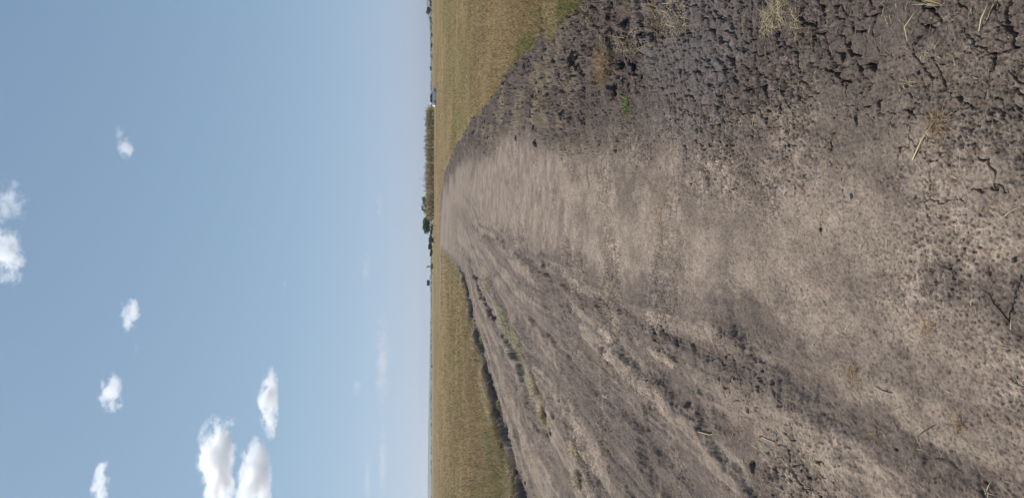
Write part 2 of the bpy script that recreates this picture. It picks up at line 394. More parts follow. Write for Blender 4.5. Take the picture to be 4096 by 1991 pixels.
    h[m] += cl[m] * ((.075 * I - .01) * np.sqrt(np.clip(1 - F1 ** 2 * 1.6, 0, 1)) + (.050 * J - .01) * np.sqrt(np.clip(1 - G1 ** 2 * 1.9, 0, 1)) + .022 * K * np.sqrt(np.clip(1 - E1 ** 2 * 1.9, 0, 1)) - .04)
    h += strip * (.06 * fbm(X * 1.1, Y * .9, 101, 3) + .03)
    h += lstrip * .03 * fbm(X * 3, Y * 1.5, 103, 3)
    # ruts, ditch, holes
    for p, w, d in RUTS:
        b = band(Xe, Ye, p, w, .8); h -= d * b; h += d * .7 * np.clip(band(Xe, Ye, p, w * 2.2, .5) - b, 0, 1) * (.6 + .6 * fbm(X * 4, Y * 3, 107, 2))
    dd, _, sgn = pline(Xe, Ye, DITCH); rr = (dd < .8)
    sd_ = dd * sgn                                                   # + on the far (left) side
    sd_ = sd_ + .05 * fbm(X * 3, Y * 2, 108, 3); prof = -.15 * sstep(.13, .05, sd_) * sstep(-.20, .04, sd_) * np.clip(.7 + .9 * fbm(X * 2, Y * .8, 110, 3), .1, 1.3) + .05 * np.exp(-((sd_ + .22) / .12) ** 2)
    h += np.where(rr, prof * sstep(34, 24, Y), 0)
    h -= .055 * np.exp(-(dl / .18) ** 2) * road * (.7 + .6 * fbm(X * 2, Y * 1.4, 109, 3)) * sstep(50, 25, Y)
    for (c, r) in HOLES:
        d = np.hypot((X - c[0]), (Y - c[1]) * .75) / r; q = d < 2.2
        h[q] -= r * 1.1 * (1 - sstep(.5, 1.0 + .3 * fbm(X[q] * 25, Y[q] * 25, 5, 2), d[q]))
    # cracks: real grooves
    ck = np.zeros(N, f4); m = (Y < 9.5) & (X > -1.6) & (X < 2.6) & road; x, y = X[m], Y[m]
    qx = x + .035 * fbm(x * 7, y * 7, 111, 3) + .008 * fbm(x * 40, y * 40, 113, 2); qy = y + .035 * fbm(x * 7, y * 7, 115, 3) + .008 * fbm(x * 40, y * 40, 117, 2)
    CP = pts((2660, 190), (2760, 200), (2860, 210), (2930, 130)); dense = band(x, y, CP, [.42, .42, .32, .25], .5)
    D2 = pts((2850, 330), (3000, 420), (3150, 300), (3000, 250)); dense = np.maximum(dense, .75 * band(x, y, D2, [.2, .2, .2, .2], .7))
    big = sstep(-.30, .22, dsz[m]) * (1 - sstep(4.2, 5.4, y)) * (1 - .8 * strip[m]); mid = sstep(-.1, .4, dsz[m]) * sstep(3.6, 5, y) * (1 - .7 * strip[m])
    lft = band(x, y, pts((2890, 1420), (2960, 1560), (3150, 1800), (3280, 1960)), [.13, .14, .13, .12], .5)
    F1, F2, I = voro(qx * 5.6, qy * 4.8, 121); e = (F2 - F1) / 11.0
    G1, G2, J = voro(qx * 13 + .4, qy * 9.5, 127); e2 = (G2 - G1) / 25.0
    K1, K2, L = voro(qx * 22, qy * 20, 131); e3 = (K2 - K1) / 44.0
    brk = fbm(x * 5, y * 5, 133, 3); brk2 = fbm(x * 8, y * 8, 137, 3); brk3 = fbm(x * 9, y * 9, 141, 3)
    w1 = .0036 * np.clip(big * (1.0 + 1.2 * brk) - .10, 0, 1.3)
    w1 = np.maximum(w1, .0026 * np.clip(sstep(-.62, .0, dsz[m]) * (1 - sstep(4., 5., y)) * (.35 + 1.5 * brk) - .1, 0, 1))
    w2 = np.maximum(.0048 * np.clip(dense * (1.2 + .8 * brk2) - .1, 0, 1.2), .005 * np.clip(big * (.3 + 1.6 * brk2) - .15, 0, 1))
    w2 = np.maximum(w2, .0026 * np.clip(lft * (.3 + 1.2 * brk2), 0, 1))
    w2 = np.maximum(w2, .0046 * np.clip(mid * (.5 + 1.6 * brk2), 0, 1))
    w3 = .0022 * np.clip((.55 * big + .5 * lft + .25 * dense) * (.2 + 1.6 * brk3), 0, 1)
    g = lambda e, w: np.where(w > 1e-4, 1 - sstep(.45, 1.15, e / np.maximum(w, 1e-4)), 0)
    c1, c2, c3 = g(e, w1), g(e2, w2), g(e3, w3)
    ck[m] = np.maximum(.034 * c1, np.maximum(.026 * c2, .010 * c3))
    h[m] += dense * .006 * (np.minimum(e2, .02) / .02) + big * .004 * (np.minimum(e, .03) / .03)
    h -= ck
    H = H + np.where(road, h * sstep(140, 40, Y), Hf + face * .35 * (h + .05))
    road = road | face
    # colour: dry dust against dark clay, plus shade painted into pits and crumb hollows
    C = np.zeros((N, 3), f4)
    base = np.array([.190, .148, .114], f4); dust = np.array([.270, .210, .161], f4); clay = np.array([.079, .061, .052], f4); mauve = np.array([.146, .115, .096], f4)
    mixn = fbm(X * 1.1, Y * .8, 151, 4); sp = np.zeros(N, f4); sp[mm] = fbm(X[mm] * 24, Y[mm] * 20, 153, 3, .7)
    mot = fbm(X * 4.5, Y * 3.2, 157, 4, .6)
    C[:] = base
    def mixin(c, a):
        nonlocal C
        a = np.clip(a, 0, 1)[:, None]; C = C * (1 - a) + c * a
    mixin(mauve, .40 + .45 * mixn)
    mixin(dust, pale * (.62 + .35 * mot)); mixin(dust * .95, np.clip(.75 + .5 * fbm(X * .5, Y * .2, 158, 4), 0, 1) * sstep(30, 70, Y) * (1 - .85 * np.maximum(dz, strip)))
    mixin(dust, .22 * np.clip(mot, 0, 1) * (1 - dz) * (1 - dark)); mixin(dust * 1.02, leftish * ss * .55); mixin(clay * 1.7, leftish * (1 - ss) * .35 + .3 * r1 * leftish); mixin(clay * 1.55, .55 * tread * (.75 + .5 * mot)); mixin(clay * 1.35, .75 * lines); mixin(dust, .35 * leftish * np.clip(sc2 - .1, 0, 1)); mixin(clay * 1.6, .4 * leftish * np.clip(-sc2 - .1, 0, 1))
    mixin(clay, dz * (.85 + .3 * mot) * (.80 + .20 * sstep(2.4, 4.2, Y)) * (1 - .25 * sstep(20, 50, Y)))
    mixin(clay * 1.15, strip * .88 * (1 - .2 * sstep(20, 50, Y)))
    mixin(clay * 1.25, dark * (.66 + .3 * mot))
    mixin(np.array([.145, .116, .100], f4), np.maximum(ditch * .6, bank * .75))
    dnp = np.array([.135, .118, .112], f4); CPm = band(wx, wy, CP, [.5, .5, .4, .3], .6); mixin(dnp, .55 * CPm)
    C *= np.clip(1 + .32 * sp * (.3 + pat), .4, 1.7)[:, None]; C *= (1 + .15 * mot)[:, None]; C *= (1 + .10 * leftish * scuff * (.4 + rough))[:, None]
    C *= (1 - .30 * np.clip(pat - .3, 0, 1) * np.clip(-crumb, 0, 1) )[:, None]  # shade of the hollows between crumbs, put into the colour
    C *= (1 + .35 * (pit > .25) * (fine > 0) * pat)[:, None]; C *= np.clip(1 - .52 * pk * (.4 + .6 * pat), .5, 1.5)[:, None]; C *= (1 + .55 * tone)[:, None]; C *= np.clip(1 + .15 * dis * (.4 + .6 * rough), .5, 1.6)[:, None]  # dark specks at the pits are painted shade; clod tones are soil colour
    # straw-covered soil near the ditch and the edges
    strawy = np.clip(fbm(X * 2.2, Y * 1.3, 161, 4) * 1.3 - .25, 0, 1) * (lstrip * .5 * np.clip(.5 + 1.6 * fbm(X * 9, Y * 3, 162, 4), 0, 1.3) + strip * .45)
    mixin(np.array([.27, .215, .13], f4), strawy)
    fg = fbm(X * .22, Y * .10, 171, 4); fh = fbm(X * 1.4, Y * .7, 173, 3)
    FC = np.array([.235, .17, .086], f4) * (1 + .16 * fg + .07 * fh)[:, None]
    gr = np.clip(.4 * fbm(X * .12, Y * .05, 177, 3) + .02, 0, .4)[:, None]; FC = FC * (1 - gr) + np.array([.13, .13, .05], f4) * gr
    C = np.where(road[:, None], C, FC)
    C = np.clip(C, .012, .6)
    return H.reshape(shp), C.reshape(shp + (3,)), road.reshape(shp)

GX, GY = ground_grid()
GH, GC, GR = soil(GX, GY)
nr, nc = GX.shape
V = np.stack([GX, GY, GH], -1).reshape(-1, 3); Cc = GC.reshape(-1, 3)
idx = np.arange(nr * nc).reshape(nr, nc)
Q = np.stack([idx[:-1, :-1], idx[:-1, 1:], idx[1:, 1:], idx[1:, :-1]], -1).reshape(-1, 4)
qr = (GR[:-1, :-1].astype(int) + GR[:-1, 1:] + GR[1:, 1:] + GR[1:, :-1]).reshape(-1) >= 2
def cut(name, m, material):
    q = Q[m]; used = np.zeros(len(V), bool); used[q.ravel()] = True; remap = np.cumsum(used) - 1
    return mesh_np(name, V[used], remap[q], material, smooth=True, cols=Cc[used])
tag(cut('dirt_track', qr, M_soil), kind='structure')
tag(cut('field_ground', ~qr, M_field), kind='structure')

def gz(x, y):                                      # height of the built ground
    x = np.atleast_1d(np.asarray(x, f4)); y = np.atleast_1d(np.asarray(y, f4))
    i = np.clip(np.searchsorted(GY[:, 0], y) - 1, 0, nr - 2); out = np.zeros(x.shape, f4)
    u = x / (.345 * np.maximum(y, 0) + .9); uu = GX[20] / (.345 * GY[20, 0] + .9)
    j = np.clip(np.searchsorted(uu, u) - 1, 0, nc - 2)
    ty = np.clip((y - GY[i, 0]) / (GY[i + 1, 0] - GY[i, 0]), 0, 1); tx = np.clip((u - uu[j]) / (uu[j + 1] - uu[j]), 0, 1)
    return (GH[i, j] * (1 - tx) + GH[i, j + 1] * tx) * (1 - ty) + (GH[i + 1, j] * (1 - tx) + GH[i + 1, j + 1] * tx) * ty
def gz1(x, y): return float(gz(x, y)[0])
print('ground', nr, nc)

# ------------------------------------------------------------------ blades: grass, straw
def ribbons(P, az, L, lean, w, cols, seg=3, droop=1.0, lift=0.0):
    """P (n,3) roots; az heading; L length; lean = angle off vertical at the root; w width. Each blade is a tapering strip that bends over."""
    n = len(P); t = np.linspace(0, 1, seg + 1, dtype=f4)
    d = np.stack([np.cos(az), np.sin(az)], -1); side = np.stack([-np.sin(az), np.cos(az)], -1)
    pos = np.zeros((n, seg + 1, 3), f4); pos[:, 0] = P
    for k in range(seg):
        a = lean + droop * (t[k] + t[1] * .5)
        pos[:, k + 1, :2] = pos[:, k, :2] + d * (L / seg * np.sin(a))[:, None]
        pos[:, k + 1, 2] = pos[:, k, 2] + L / seg * np.cos(a)
    wk = w[:, None] * (1 - t[None, :] ** 1.5 * .9) * .5
    A = pos.copy(); B = pos.copy(); A[:, :, :2] += side[:, None, :] * wk[..., None]; B[:, :, :2] -= side[:, None, :] * wk[..., None]
    Vv = np.stack([A, B], 2).reshape(-1, 3)
    b = (np.arange(n) * (seg + 1) * 2)[:, None] + (np.arange(seg) * 2)[None, :]
    Fq = np.stack([b, b + 1, b + 3, b + 2], -1).reshape(-1, 4)
    return Vv, Fq, np.repeat(cols, (seg + 1) * 2, 0)

def merge(*parts):
    Vs, Fs, Cs, n = [], [], [], 0
    for v, q, c in parts: Vs.append(v); Fs.append(q + n); Cs.append(c); n += len(v)
    return np.concatenate(Vs), np.concatenate(Fs), np.concatenate(Cs)

STRAW = np.array([[.42, .335, .185], [.34, .26, .14], [.52, .44, .28], [.27, .195, .11], [.38, .315, .19]], f4)
DRYG = np.array([[.335, .24, .120], [.26, .185, .092], [.44, .33, .18], [.22, .16, .078], [.355, .255, .13]], f4)
GREEN = np.array([[.09, .14, .03], [.13, .17, .045], [.07, .11, .03], [.17, .18, .06]], f4)
def pick(pal, n, r): return pal[r.integers(0, len(pal), n)] * r.uniform(.75, 1.25, (n, 1)).astype(f4)

def field_blades(n, ymin, ymax, seed):
    r = np.random.default_rng(seed)
    y = 1 / (1 / ymin - r.random(n) * (1 / ymin - 1 / ymax)); y = y.astype(f4)
    x = (r.uniform(-1, 1, n) * (.37 * y + 4.0)).astype(f4)
    Xe, Ye = warp(x, y)
    k = ~inside(Xe, Ye, ROAD)
    x, y, Xe, Ye = x[k], y[k], Xe[k], Ye[k]
    dl, _, _ = pline(Xe, Ye, LEFT_EDGE); dr, _, _ = pline(Xe, Ye, RIGHT_EDGE)
    k = (dl > dr) | (dl > .13); x, y, dl, dr = x[k], y[k], dl[k], dr[k]
    return r, x, y, dl, dr

def make_field_grass():
    parts = []
    for (n, a, b, L0, seed) in ((430000, 7.5, 45, .15, 11), (66000, 45, 200, .20, 12)):
        r, x, y, dl, dr = field_blades(n, a, b, seed); n = len(x)
        tall = 1 + .5 * np.clip(fbm(x * .5, y * .3, 201, 3), -1, 1)
        L = L0 * tall * r.uniform(.5, 1.4, n); lside = dl < dr
        L = np.where(lside & (dl < 1.2), L * 1.25, L); L = np.where(~lside, L * .62, L)
        c = pick(DRYG, n, r); s = pick(STRAW, n, r); gcol = pick(GREEN, n, r) * 1.3
        fr = (fbm(x * .8, y * .35, 203, 3) * .5 + .22 + .35 * (lside & (dl < 1.5))) ; c = np.where((r.random(n) < fr * .6)[:, None], s * .8, c)
        gg = np.clip(.30 * fbm(x * .35, y * .16, 205, 3) + .02, 0, .4) + np.where(~lside, .12 * sstep(.6, .1, dr) * (y < 40), 0)
        c = np.where((r.random(n) < gg)[:, None], gcol, c)
        w = (.0042 + .00052 * y) * r.uniform(.6, 1.3, n)
        P = np.stack([x, y, gz(x, y) - .01], -1)
        parts.append(ribbons(P, r.uniform(0, 6.283, n).astype(f4), L.astype(f4), r.uniform(.1, .9, n).astype(f4), w.astype(f4), c.astype(f4), 2, .9))
    v, q, c = merge(*parts)
    tag(mesh_np('field_grass', v, q, M_grass, cols=c), 'dry ochre grass covering the fields on both sides of the track', 'grass', kind='stuff')
make_field_grass()

def make_verge():                                   # the greener fringe beside the broken soil, right field
    r, x, y, dl, dr = field_blades(190000, 7.5, 40, 21)
    k = (dr < dl) & (dr < .30 * (1 + .5 * fbm(x * .7, y * .5, 207, 3))) & (fbm(x * .6, y * .35, 209, 3) > -.25 + .02 * (y - 8)); x, y = x[k], y[k]; n = len(x)
    c = np.where((r.random(n) < .35)[:, None], pick(DRYG, n, r), pick(GREEN, n, r) * 1.15)
    v, q, c = ribbons(np.stack([x, y, gz(x, y) - .01], -1), r.uniform(0, 6.283, n).astype(f4), r.uniform(.08, .22, n).astype(f4), r.uniform(.2, 1., n).astype(f4), ((.004 + .0004 * y) * r.uniform(.6, 1.3, n)).astype(f4), c, 2, .9)
    tag(mesh_np('green_verge_grass', v, q, M_grass, cols=c), 'low green grass fringe along the broken soil beside the right field', 'grass', kind='stuff')
make_verge()

def make_bank_fringe():                             # straw hanging over the cut bank on the left
    r = np.random.default_rng(31); n = 22000
    L = np.array(LEFT_EDGE[2:13]); seg = r.integers(0, len(L) - 1, n); t = r.random(n)
    p = L[seg] * (1 - t)[:, None] + L[seg + 1] * t[:, None]; d = L[seg + 1] - L[seg]; nn = np.stack([-d[:, 1], d[:, 0]], -1); nn /= np.linalg.norm(nn, axis=1)[:, None]
    off = .13 + .55 * r.random(n) ** 1.5; p = p + nn * off[:, None]; x, y = p[:, 0].astype(f4), p[:, 1].astype(f4)
    k = (fbm(x * 1.2, y * .5, 215, 3) > -.35); x, y = x[k], y[k]; n = len(x)
    az = np.where(r.random(n) < .7, r.normal(-.3, .8, n), r.uniform(0, 6.28, n))
    v, q, c = ribbons(np.stack([x, y, gz(x, y) - .01], -1), az.astype(f4), r.uniform(.14, .42, n).astype(f4), r.uniform(.5, 1.3, n).astype(f4), ((.0035 + .0004 * y) * r.uniform(.6, 1.2, n)).astype(f4), pick(np.concatenate([STRAW, np.array([[.42, .27, .11]], f4)]), n, r) * .95, 3, 1.3)
    tag(mesh_np('bank_straw', v, q, M_straw, cols=c), 'tangled pale straw hanging over the dark cut bank, left field', 'dry grass', kind='stuff')
make_bank_fringe()

# ------------------------------------------------------------------ loose litter on the track
def litter_positions(r, n):
    out = []
    while len(out) < n:
        y = 1 / (1 / 1.75 - r.random() * (1 / 1.75 - 1 / 26)); x = r.uniform(-1, 1) * (.36 * y + .3)
        if not inside(np.array([x]), np.array([y]), ROAD)[0]: continue
        out.append((x, y))
    return np.array(out, f4)

def make_litter():
    r = np.random.default_rng(41); P = []
    # fibres scattered over the track, thicker on the broken strip and the ditch
    y = 1 / (1 / 1.7 - r.random(60000) * (1 / 1.7 - 1 / 40)); x = r.uniform(-1, 1, 60000) * (.36 * y + .3); x, y = x.astype(f4), y.astype(f4)
    rd = inside(x, y, ROAD); dl, _, _ = pline(x, y, LEFT_EDGE); dr, _, _ = pline(x, y, RIGHT_EDGE)
    dens = .022 + .55 * sstep(2.3, 1.2, dr) * np.clip(fbm(x * 1.1, y * .9, 221, 3) + .15, 0, 1) + .35 * sstep(2.0, 1.3, dl) * np.clip(fbm(x * 1.6, y * .9, 223, 3) + .05, 0, 1)
    dens = dens + .10 * np.clip(fbm(x * .9, y * .6, 225, 3) - .2, 0, 1)
    k = rd & (r.random(len(x)) < dens); x, y = x[k], y[k]; n = len(x)
    cc = pick(STRAW, n, r) * .8; dk = r.random(n) < .35; cc[dk] = np.array([.16, .11, .06]) * r.uniform(.7, 1.3, (dk.sum(), 1))
    v, q, c = ribbons(np.stack([x, y, gz(x, y) + .004], -1), r.uniform(0, 6.28, n).astype(f4), (r.uniform(.006, .030, n) * (1 + .18 * y)).astype(f4), r.uniform(1.2, 1.62, n).astype(f4), ((.0009 + .0007 * y) * r.uniform(.7, 1.2, n)).astype(f4), cc.astype(f4), 2, .1)
    tag(mesh_np('straw_litter', v, q, M_straw, cols=c), 'fine straw fibres and chaff littered over the bare track', 'litter', kind='stuff')
make_litter()

def tuft(name, px, py, n, spread, L, label, cat='dry tuft', pal=STRAW, group=None, flat=.6, w=.004, seed=0, stretch=(1, 1), rz=0.0, lift=0.0, z=None, radial=.3, az_=None):
    """a clump of blades; one thing"""
    r = np.random.default_rng(1000 + seed); x0, y0 = at(px, py)
    a = r.uniform(0, 6.28, n); d = spread * r.random(n) ** .6
    ox, oy = d * np.cos(a) * stretch[0], d * np.sin(a) * stretch[1]
    x = ox * math.cos(rz) - oy * math.sin(rz); y = ox * math.sin(rz) + oy * math.cos(rz)
    zz = gz(x0 + x, y0 + y) - gz1(x0, y0) + lift * r.random(n)
    az = np.where(r.random(n) < radial, np.arctan2(y, x) + r.normal(0, .6, n), r.uniform(0, 6.28, n))
    if az_ is not None: az = np.where(r.random(n) < .5, az_[0], az_[0] + math.pi) + r.normal(0, az_[1], n)
    if spread * max(stretch) > .5:                  # long mats are patchy
        k = fbm((x0 + x) * 3, (y0 + y) * 1.6, 231 + seed, 3) + .9 * r.random(n) > .1; x, y, zz, az = x[k], y[k], zz[k], az[k]; n = len(x)
    v, q, c = ribbons(np.stack([x, y, zz + .002], -1).astype(f4), az.astype(f4), (L * r.uniform(.35, 1.1, n)).astype(f4), np.clip(r.normal(flat, .35, n), 0, 1.5).astype(f4), (w * r.uniform(.6, 1.3, n)).astype(f4), pick(pal, n, r), 4, .7)
    o = mesh_np(name, v, q, M_straw, cols=c); o.location = (x0, y0, gz1(x0, y0) if z is None else z)
    return tag(o, label, cat, group)

BROWN = np.array([[.25, .15, .065], [.33, .21, .09], [.20, .115, .05], [.40, .28, .13]], f4)
tuft('root_clump', 2452, 262, 420, .17, .15, 'big shaggy brown clump of uprooted dry grass beside a dark hole, right strip', pal=BROWN, seed=1, flat=.9, lift=.10, stretch=(1., 1.2), w=.0032)
tuft('root_clump', 2462, 190, 70, .10, .22, 'spiky pale straw clump with long spread stalks just right of the big brown clump', seed=2, flat=1.15, lift=.06, w=.0035)
tuft('straw_tuft', 2528, 175, 50, .08, .2, 'bright yellow straw tuft with upright bent stalks at the dark hole edge', seed=3, flat=1.25, lift=.05, w=.004)
tuft('straw_tuft', 2580, 172, 60, .09, .13, 'short yellow leafy straw tuft hanging over a black hole on the right strip', seed=4, flat=1.1, lift=.03, w=.004)
tuft('straw_mat', 2370, 80, 110, .14, .15, 'flat pale straw mat in the dark clods near the upper frame corner', seed=5, flat=1.3, lift=.03, w=.004, stretch=(.8, 1.5))
tuft('straw_mat', 2650, 100, 200, .18, .10, 'thin brown chaff mat lying on dark clods ahead of the dense cracks', pal=BROWN, seed=6, flat=1.35, lift=.02, w=.004)
tuft('straw_mat', 2735, 65, 200, .15, .10, 'yellowish fluffy straw mat at the frame edge above the dense cracks', seed=7, flat=1.2, lift=.03, w=.004)
tuft('straw_pile', 3110, 60, 260, .09, .085, 'loose tangled straw pile on cracked dark clay near the right frame edge', seed=8, flat=1.4, lift=.03, w=.0022, radial=.1, stretch=(.9, 1.6))
tuft('straw_pile', 3195, 95, 60, .06, .09, 'thin outlying straw wisp just nearer than the tangled straw pile', seed=9, flat=1.45, lift=.015, w=.002, radial=0)
tuft('straw_tuft', 3700, 14, 12, .014, .11, 'yellow tuft of stiff straw leaves sprouting at the right frame edge', seed=10, flat=1.25, w=.003, az_=(1.3, .35))
tuft('straw_tuft', 3985, 8, 9, .014, .11, 'faded straw tuft nearest the bottom right corner of the view', seed=11, flat=1.3, w=.003, az_=(2.6, .5))
tuft('straw_tuft', 3618, 335, 9, .015, .045, 'small yellow straw sprig lying across a thin crack', seed=12, flat=1.4, w=.0024, az_=(1.2, .5))
tuft('straw_mat', 2180, 400, 150, .28, .20, 'patchy tan straw mat among dark clods midway along the right strip', pal=BROWN, seed=13, flat=1.3, lift=.03, w=.0042, stretch=(1, 1.6))
tuft('straw_mat', 2075, 470, 150, .35, .20, 'far tan straw mat among clods close to the field edge', seed=14, flat=1.3, lift=.03, w=.0055, stretch=(1, 1.6))
tuft('straw_mat', 2285, 330, 110, .2, .22, 'wispy pale straw mat between the brown clump and the field', seed=15, flat=1.3, lift=.03, w=.0042)
tuft('green_sprig', 2515, 430, 130, .07, .09, 'small green weed sprig growing alone on the dark crust', cat='weed', pal=GREEN * 1.3, seed=16, flat=.8, w=.005)
tuft('straw_mat', 2075, 1390, 1200, .22, .17, 'green and yellow grass patch beside the narrow ditch', pal=np.concatenate([GREEN * 1.5 + .03, STRAW, STRAW * .8]), seed=17, flat=1.0, lift=.03, w=.006, stretch=(.8, 6), rz=-.09)
tuft('straw_mat', 2015, 1285, 1500, .24, .17, 'olive straw patch beyond the green and yellow grass patch', pal=np.concatenate([GREEN[:2] * 1.5 + .03, STRAW]), seed=18, flat=1.15, lift=.03, w=.007, stretch=(.9, 6), rz=-.12)
tuft('straw_mat', 2150, 1575, 2200, .17, .18, 'long golden straw mat lying along the right lip of the ditch', seed=19, flat=1.15, lift=.05, w=.005, stretch=(.8, 5.5), rz=-.18)
tuft('straw_mat', 2178, 1665, 1000, .14, .16, 'golden straw mat at the near end of the ditch', seed=20, flat=1.2, lift=.04, w=.005, stretch=(.8, 2))
tuft('straw_mat', 1948, 1135, 700, .28, .2, 'pale far straw mat beside the first dark burrow', seed=21, flat=1.15, lift=.04, w=.009, stretch=(.8, 4))
tuft('straw_mat', 2300, 1800, 700, .09, .12, 'pale straw mat trailing along the shallow rut, left side', seed=22, flat=1.3, lift=.02, w=.0045, stretch=(.7, 2.5))
tuft('straw_mat', 2315, 1920, 800, .09, .12, 'pale straw mat at the left frame edge', seed=23, flat=1.25, lift=.03, w=.0045, stretch=(.8, 2))
tuft('green_sprig', 1930, 1368, 400, .14, .12, 'green weeds growing at the foot of the dark bank', cat='weed', pal=GREEN * 1.3, seed=24, flat=.5, w=.008, stretch=(.7, 2.5))
tuft('green_sprig', 1998, 1620, 400, .12, .12, 'olive weeds at the foot of the bank opposite the ditch', cat='weed', pal=np.concatenate([GREEN * 1.3, STRAW]), seed=25, flat=.7, w=.006, stretch=(.7, 2))
tuft('straw_mat', 2450, 1165, 160, .14, .10, 'sparse pale straw stubble on the low ridge between the wheel ruts', seed=26, flat=1.1, w=.0035, stretch=(1, 2.5))
tuft('dead_tuft', 3485, 1745, 26, .02, .07, 'reddish dead weed tuft with fine twigs, left of the pale track', pal=BROWN, seed=27, flat=.7, radial=.1, w=.0017)
tuft('dead_tuft', 3835, 1695, 40, .022, .05, 'small dead brown weed tuft on the grey dust', pal=BROWN, seed=28, flat=.9, radial=.1, w=.0017)
tuft('dead_tuft', 3705, 1325, 60, .03, .05, 'dead yellow-brown weed tuft near the middle foreground', pal=np.concatenate([BROWN, STRAW[:1]]), seed=29, flat=1.0, radial=.1, w=.0017, stretch=(1.6, 1))
tuft('dead_tuft', 3420, 1495, 70, .035, .05, 'red-brown stubble patch on the pale dust', pal=BROWN, seed=30, flat=1.0, radial=.1, w=.0017, stretch=(1.4, 1))
tuft('dead_tuft', 3930, 1970, 12, .006, .045, 'tiny star-shaped grass stub near the bottom left corner', seed=31, flat=1.2, w=.003)
tuft('dead_tuft', 3740, 510, 80, .05, .08, 'brown root wisp beside a crack on the right foreground', pal=BROWN, seed=32, flat=1.35, radial=.1, w=.0017)
tuft('dead_tuft', 2640, 860, 70, .10, .08, 'yellow-brown grass wisp on the pale track centre', pal=BROWN, seed=33, flat=1.3, w=.004, stretch=(2, 1))

# twigs ------------------------------------------------------------------
def stick(name, path, R, mt, label, cat='twig', group=None, n=6):
    x0, y0 = path[0][0], path[0][1]; z0 = gz1(x0, y0); m = MB()
    m.tube([(p[0] - x0, p[1] - y0, p[2] + (gz1(p[0], p[1]) - z0 if p[2] < .05 else 0)) for p in path], R, n)
    o = m.build(name, mt, smooth=True); o.location = (x0, y0, z0); return tag(o, label, cat, group)
b0 = at(4020, 1290)
stick('twig', [(b0[0], b0[1], 0.0), (b0[0] + .03, b0[1] + .002, .022), (b0[0] + .055, b0[1] + .0, .048), (b0[0] + .08, b0[1] - .002, .064), (-.115, 1.908, .082)], [.0036, .0032, .003, .0026, .0018], M_twig, 'thin dead twig standing out of the dust with a dark slanting shadow')
def lying(px, L=.006, **k):
    return [(*at(*p), .006) for p in px]
stick('twig', lying([(3512, 1547), (3535, 1562), (3572, 1572)]), [.002, .0022, .0015], M_palebark, 'pale curved twig lying on the grey dust in the foreground')
stick('twig', lying([(4030, 1530), (4060, 1545), (4092, 1553)]), [.002, .002, .0015], M_palebark, 'pale twig lying at the bottom frame edge')
stick('twig', lying([(3060, 1748), (3085, 1760), (3112, 1768)]), [.0024, .0026, .0018], M_palebark, 'forked white twig lying left of the dark track imprint')
stick('twig', lying([(2815, 1725), (2840, 1738), (2865, 1730)]), [.0032, .0032, .002], M_palebark, 'white bent twig lying on the crusty left rut')
stick('twig', lying([(2400, 1580), (2425, 1590), (2430, 1570)]), [.004, .004, .003], M_palebark, 'hooked pale twig lying on the smooth mauve soil')
stick('twig', lying([(3660, 1748), (3700, 1725), (3740, 1700)]), [.0014, .0016, .0011], M_twig, 'thin curved root fibre on the foreground dust')
stick('twig', lying([(3770, 1070), (3800, 1085), (3815, 1110)]), [.0016, .0018, .0014], M_twig, 'small dark curled root right of the standing twig')
stick('straw_stalk', [(*at(3690, 25), .03), (*at(3650, 110), .05), (*at(3636, 165), .01)], [.0022, .002, .0014], mat('yellow_straw', (.56, .47, .27), rough=.5), 'long yellow straw stalk reaching out of the tuft at the right frame edge', 'straw')
stick('straw_stalk', [(*at(3975, 20), .03), (*at(3945, 75), .03), (*at(3915, 125), .008)], [.0022, .002, .0016], bpy.data.materials['yellow_straw'], 'pale straw stalk bending from the faded tuft by the bottom right corner', 'straw')
stick('straw_stalk', lying([(3650, 640), (3690, 560), (3745, 470)]), [.0022, .0022, .0016], bpy.data.materials['yellow_straw'], 'long straw stalk lying diagonally over the brown root wisp', 'straw')

def straw_mesh():
    m = MB(); m.tube([(-.05, 0, .003), (-.015, .004, .006), (.02, .002, .005), (.05, -.006, .003)], [.0016, .0017, .0015, .001], 5); return m
st0 = straw_mesh().build('straw_stalk', bpy.data.materials['yellow_straw'], smooth=True)
r = np.random.default_rng(51); PP = litter_positions(r, 46)
for i, (x, y) in enumerate(PP):
    o = st0 if i == 0 else st0.copy()
    if i: COL.objects.link(o)
    s = r.uniform(.18, .5) * (1 + .12 * y); o.scale = (s, s, s * .9); o.rotation_euler = (r.normal(0, .06), r.normal(0, .08), r.uniform(0, 6.28)); o.location = (x, y, gz1(x, y) + .003)
    tag(o, 'short loose straw stalk lying on the bare track', 'straw', 'loose straw stalks on the track')

# stones and clods --------------------------------------------------------
def lump(name, mt, seed, rough, sub=3):
    m = MB(); m.blob((0, 0, .25), (1, .85, .7), seed, rough, sub, 1.6); return m.build(name, mt, smooth=False)
def place_lump(o, px, py, r, label, cat, group=None, rz=0):
    x, y = at(px, py); o.location = (x, y, gz1(x, y) - r * .1); o.scale = (r, r, r); o.rotation_euler = (0, 0, rz); return tag(o, label, cat, group)
place_lump(lump('stone', M_stone, 1, .35), 3399, 787, .011, 'rounded pale stone with a black crescent shadow on the track', 'stone')
place_lump(lump('soil_clod', M_clod, 2, .5), 3284, 919, .011, 'small dark clod lying alone on the pale track', 'soil clod')
place_lump(lump('stone', M_stone, 3, .3), 3532, 1740, .008, 'whitish pebble beside the reddish dead weed tuft', 'stone')
place_lump(lump('stone', M_stone, 4, .3), 3108, 1742, .011, 'cream flat stone beside the forked white twig', 'stone')
place_lump(lump('stone', M_stone, 5, .3), 2640, 675, .012, 'yellowish pebble on the pale track, farther of two', 'stone')
place_lump(lump('stone', M_stone, 6, .3), 2718, 690, .012, 'yellowish pebble on the pale track, nearer of two', 'stone')
place_lump(lump('stone', M_stone, 7, .3), 2558, 1568, .016, 'white stone between the two left wheel ruts', 'stone')
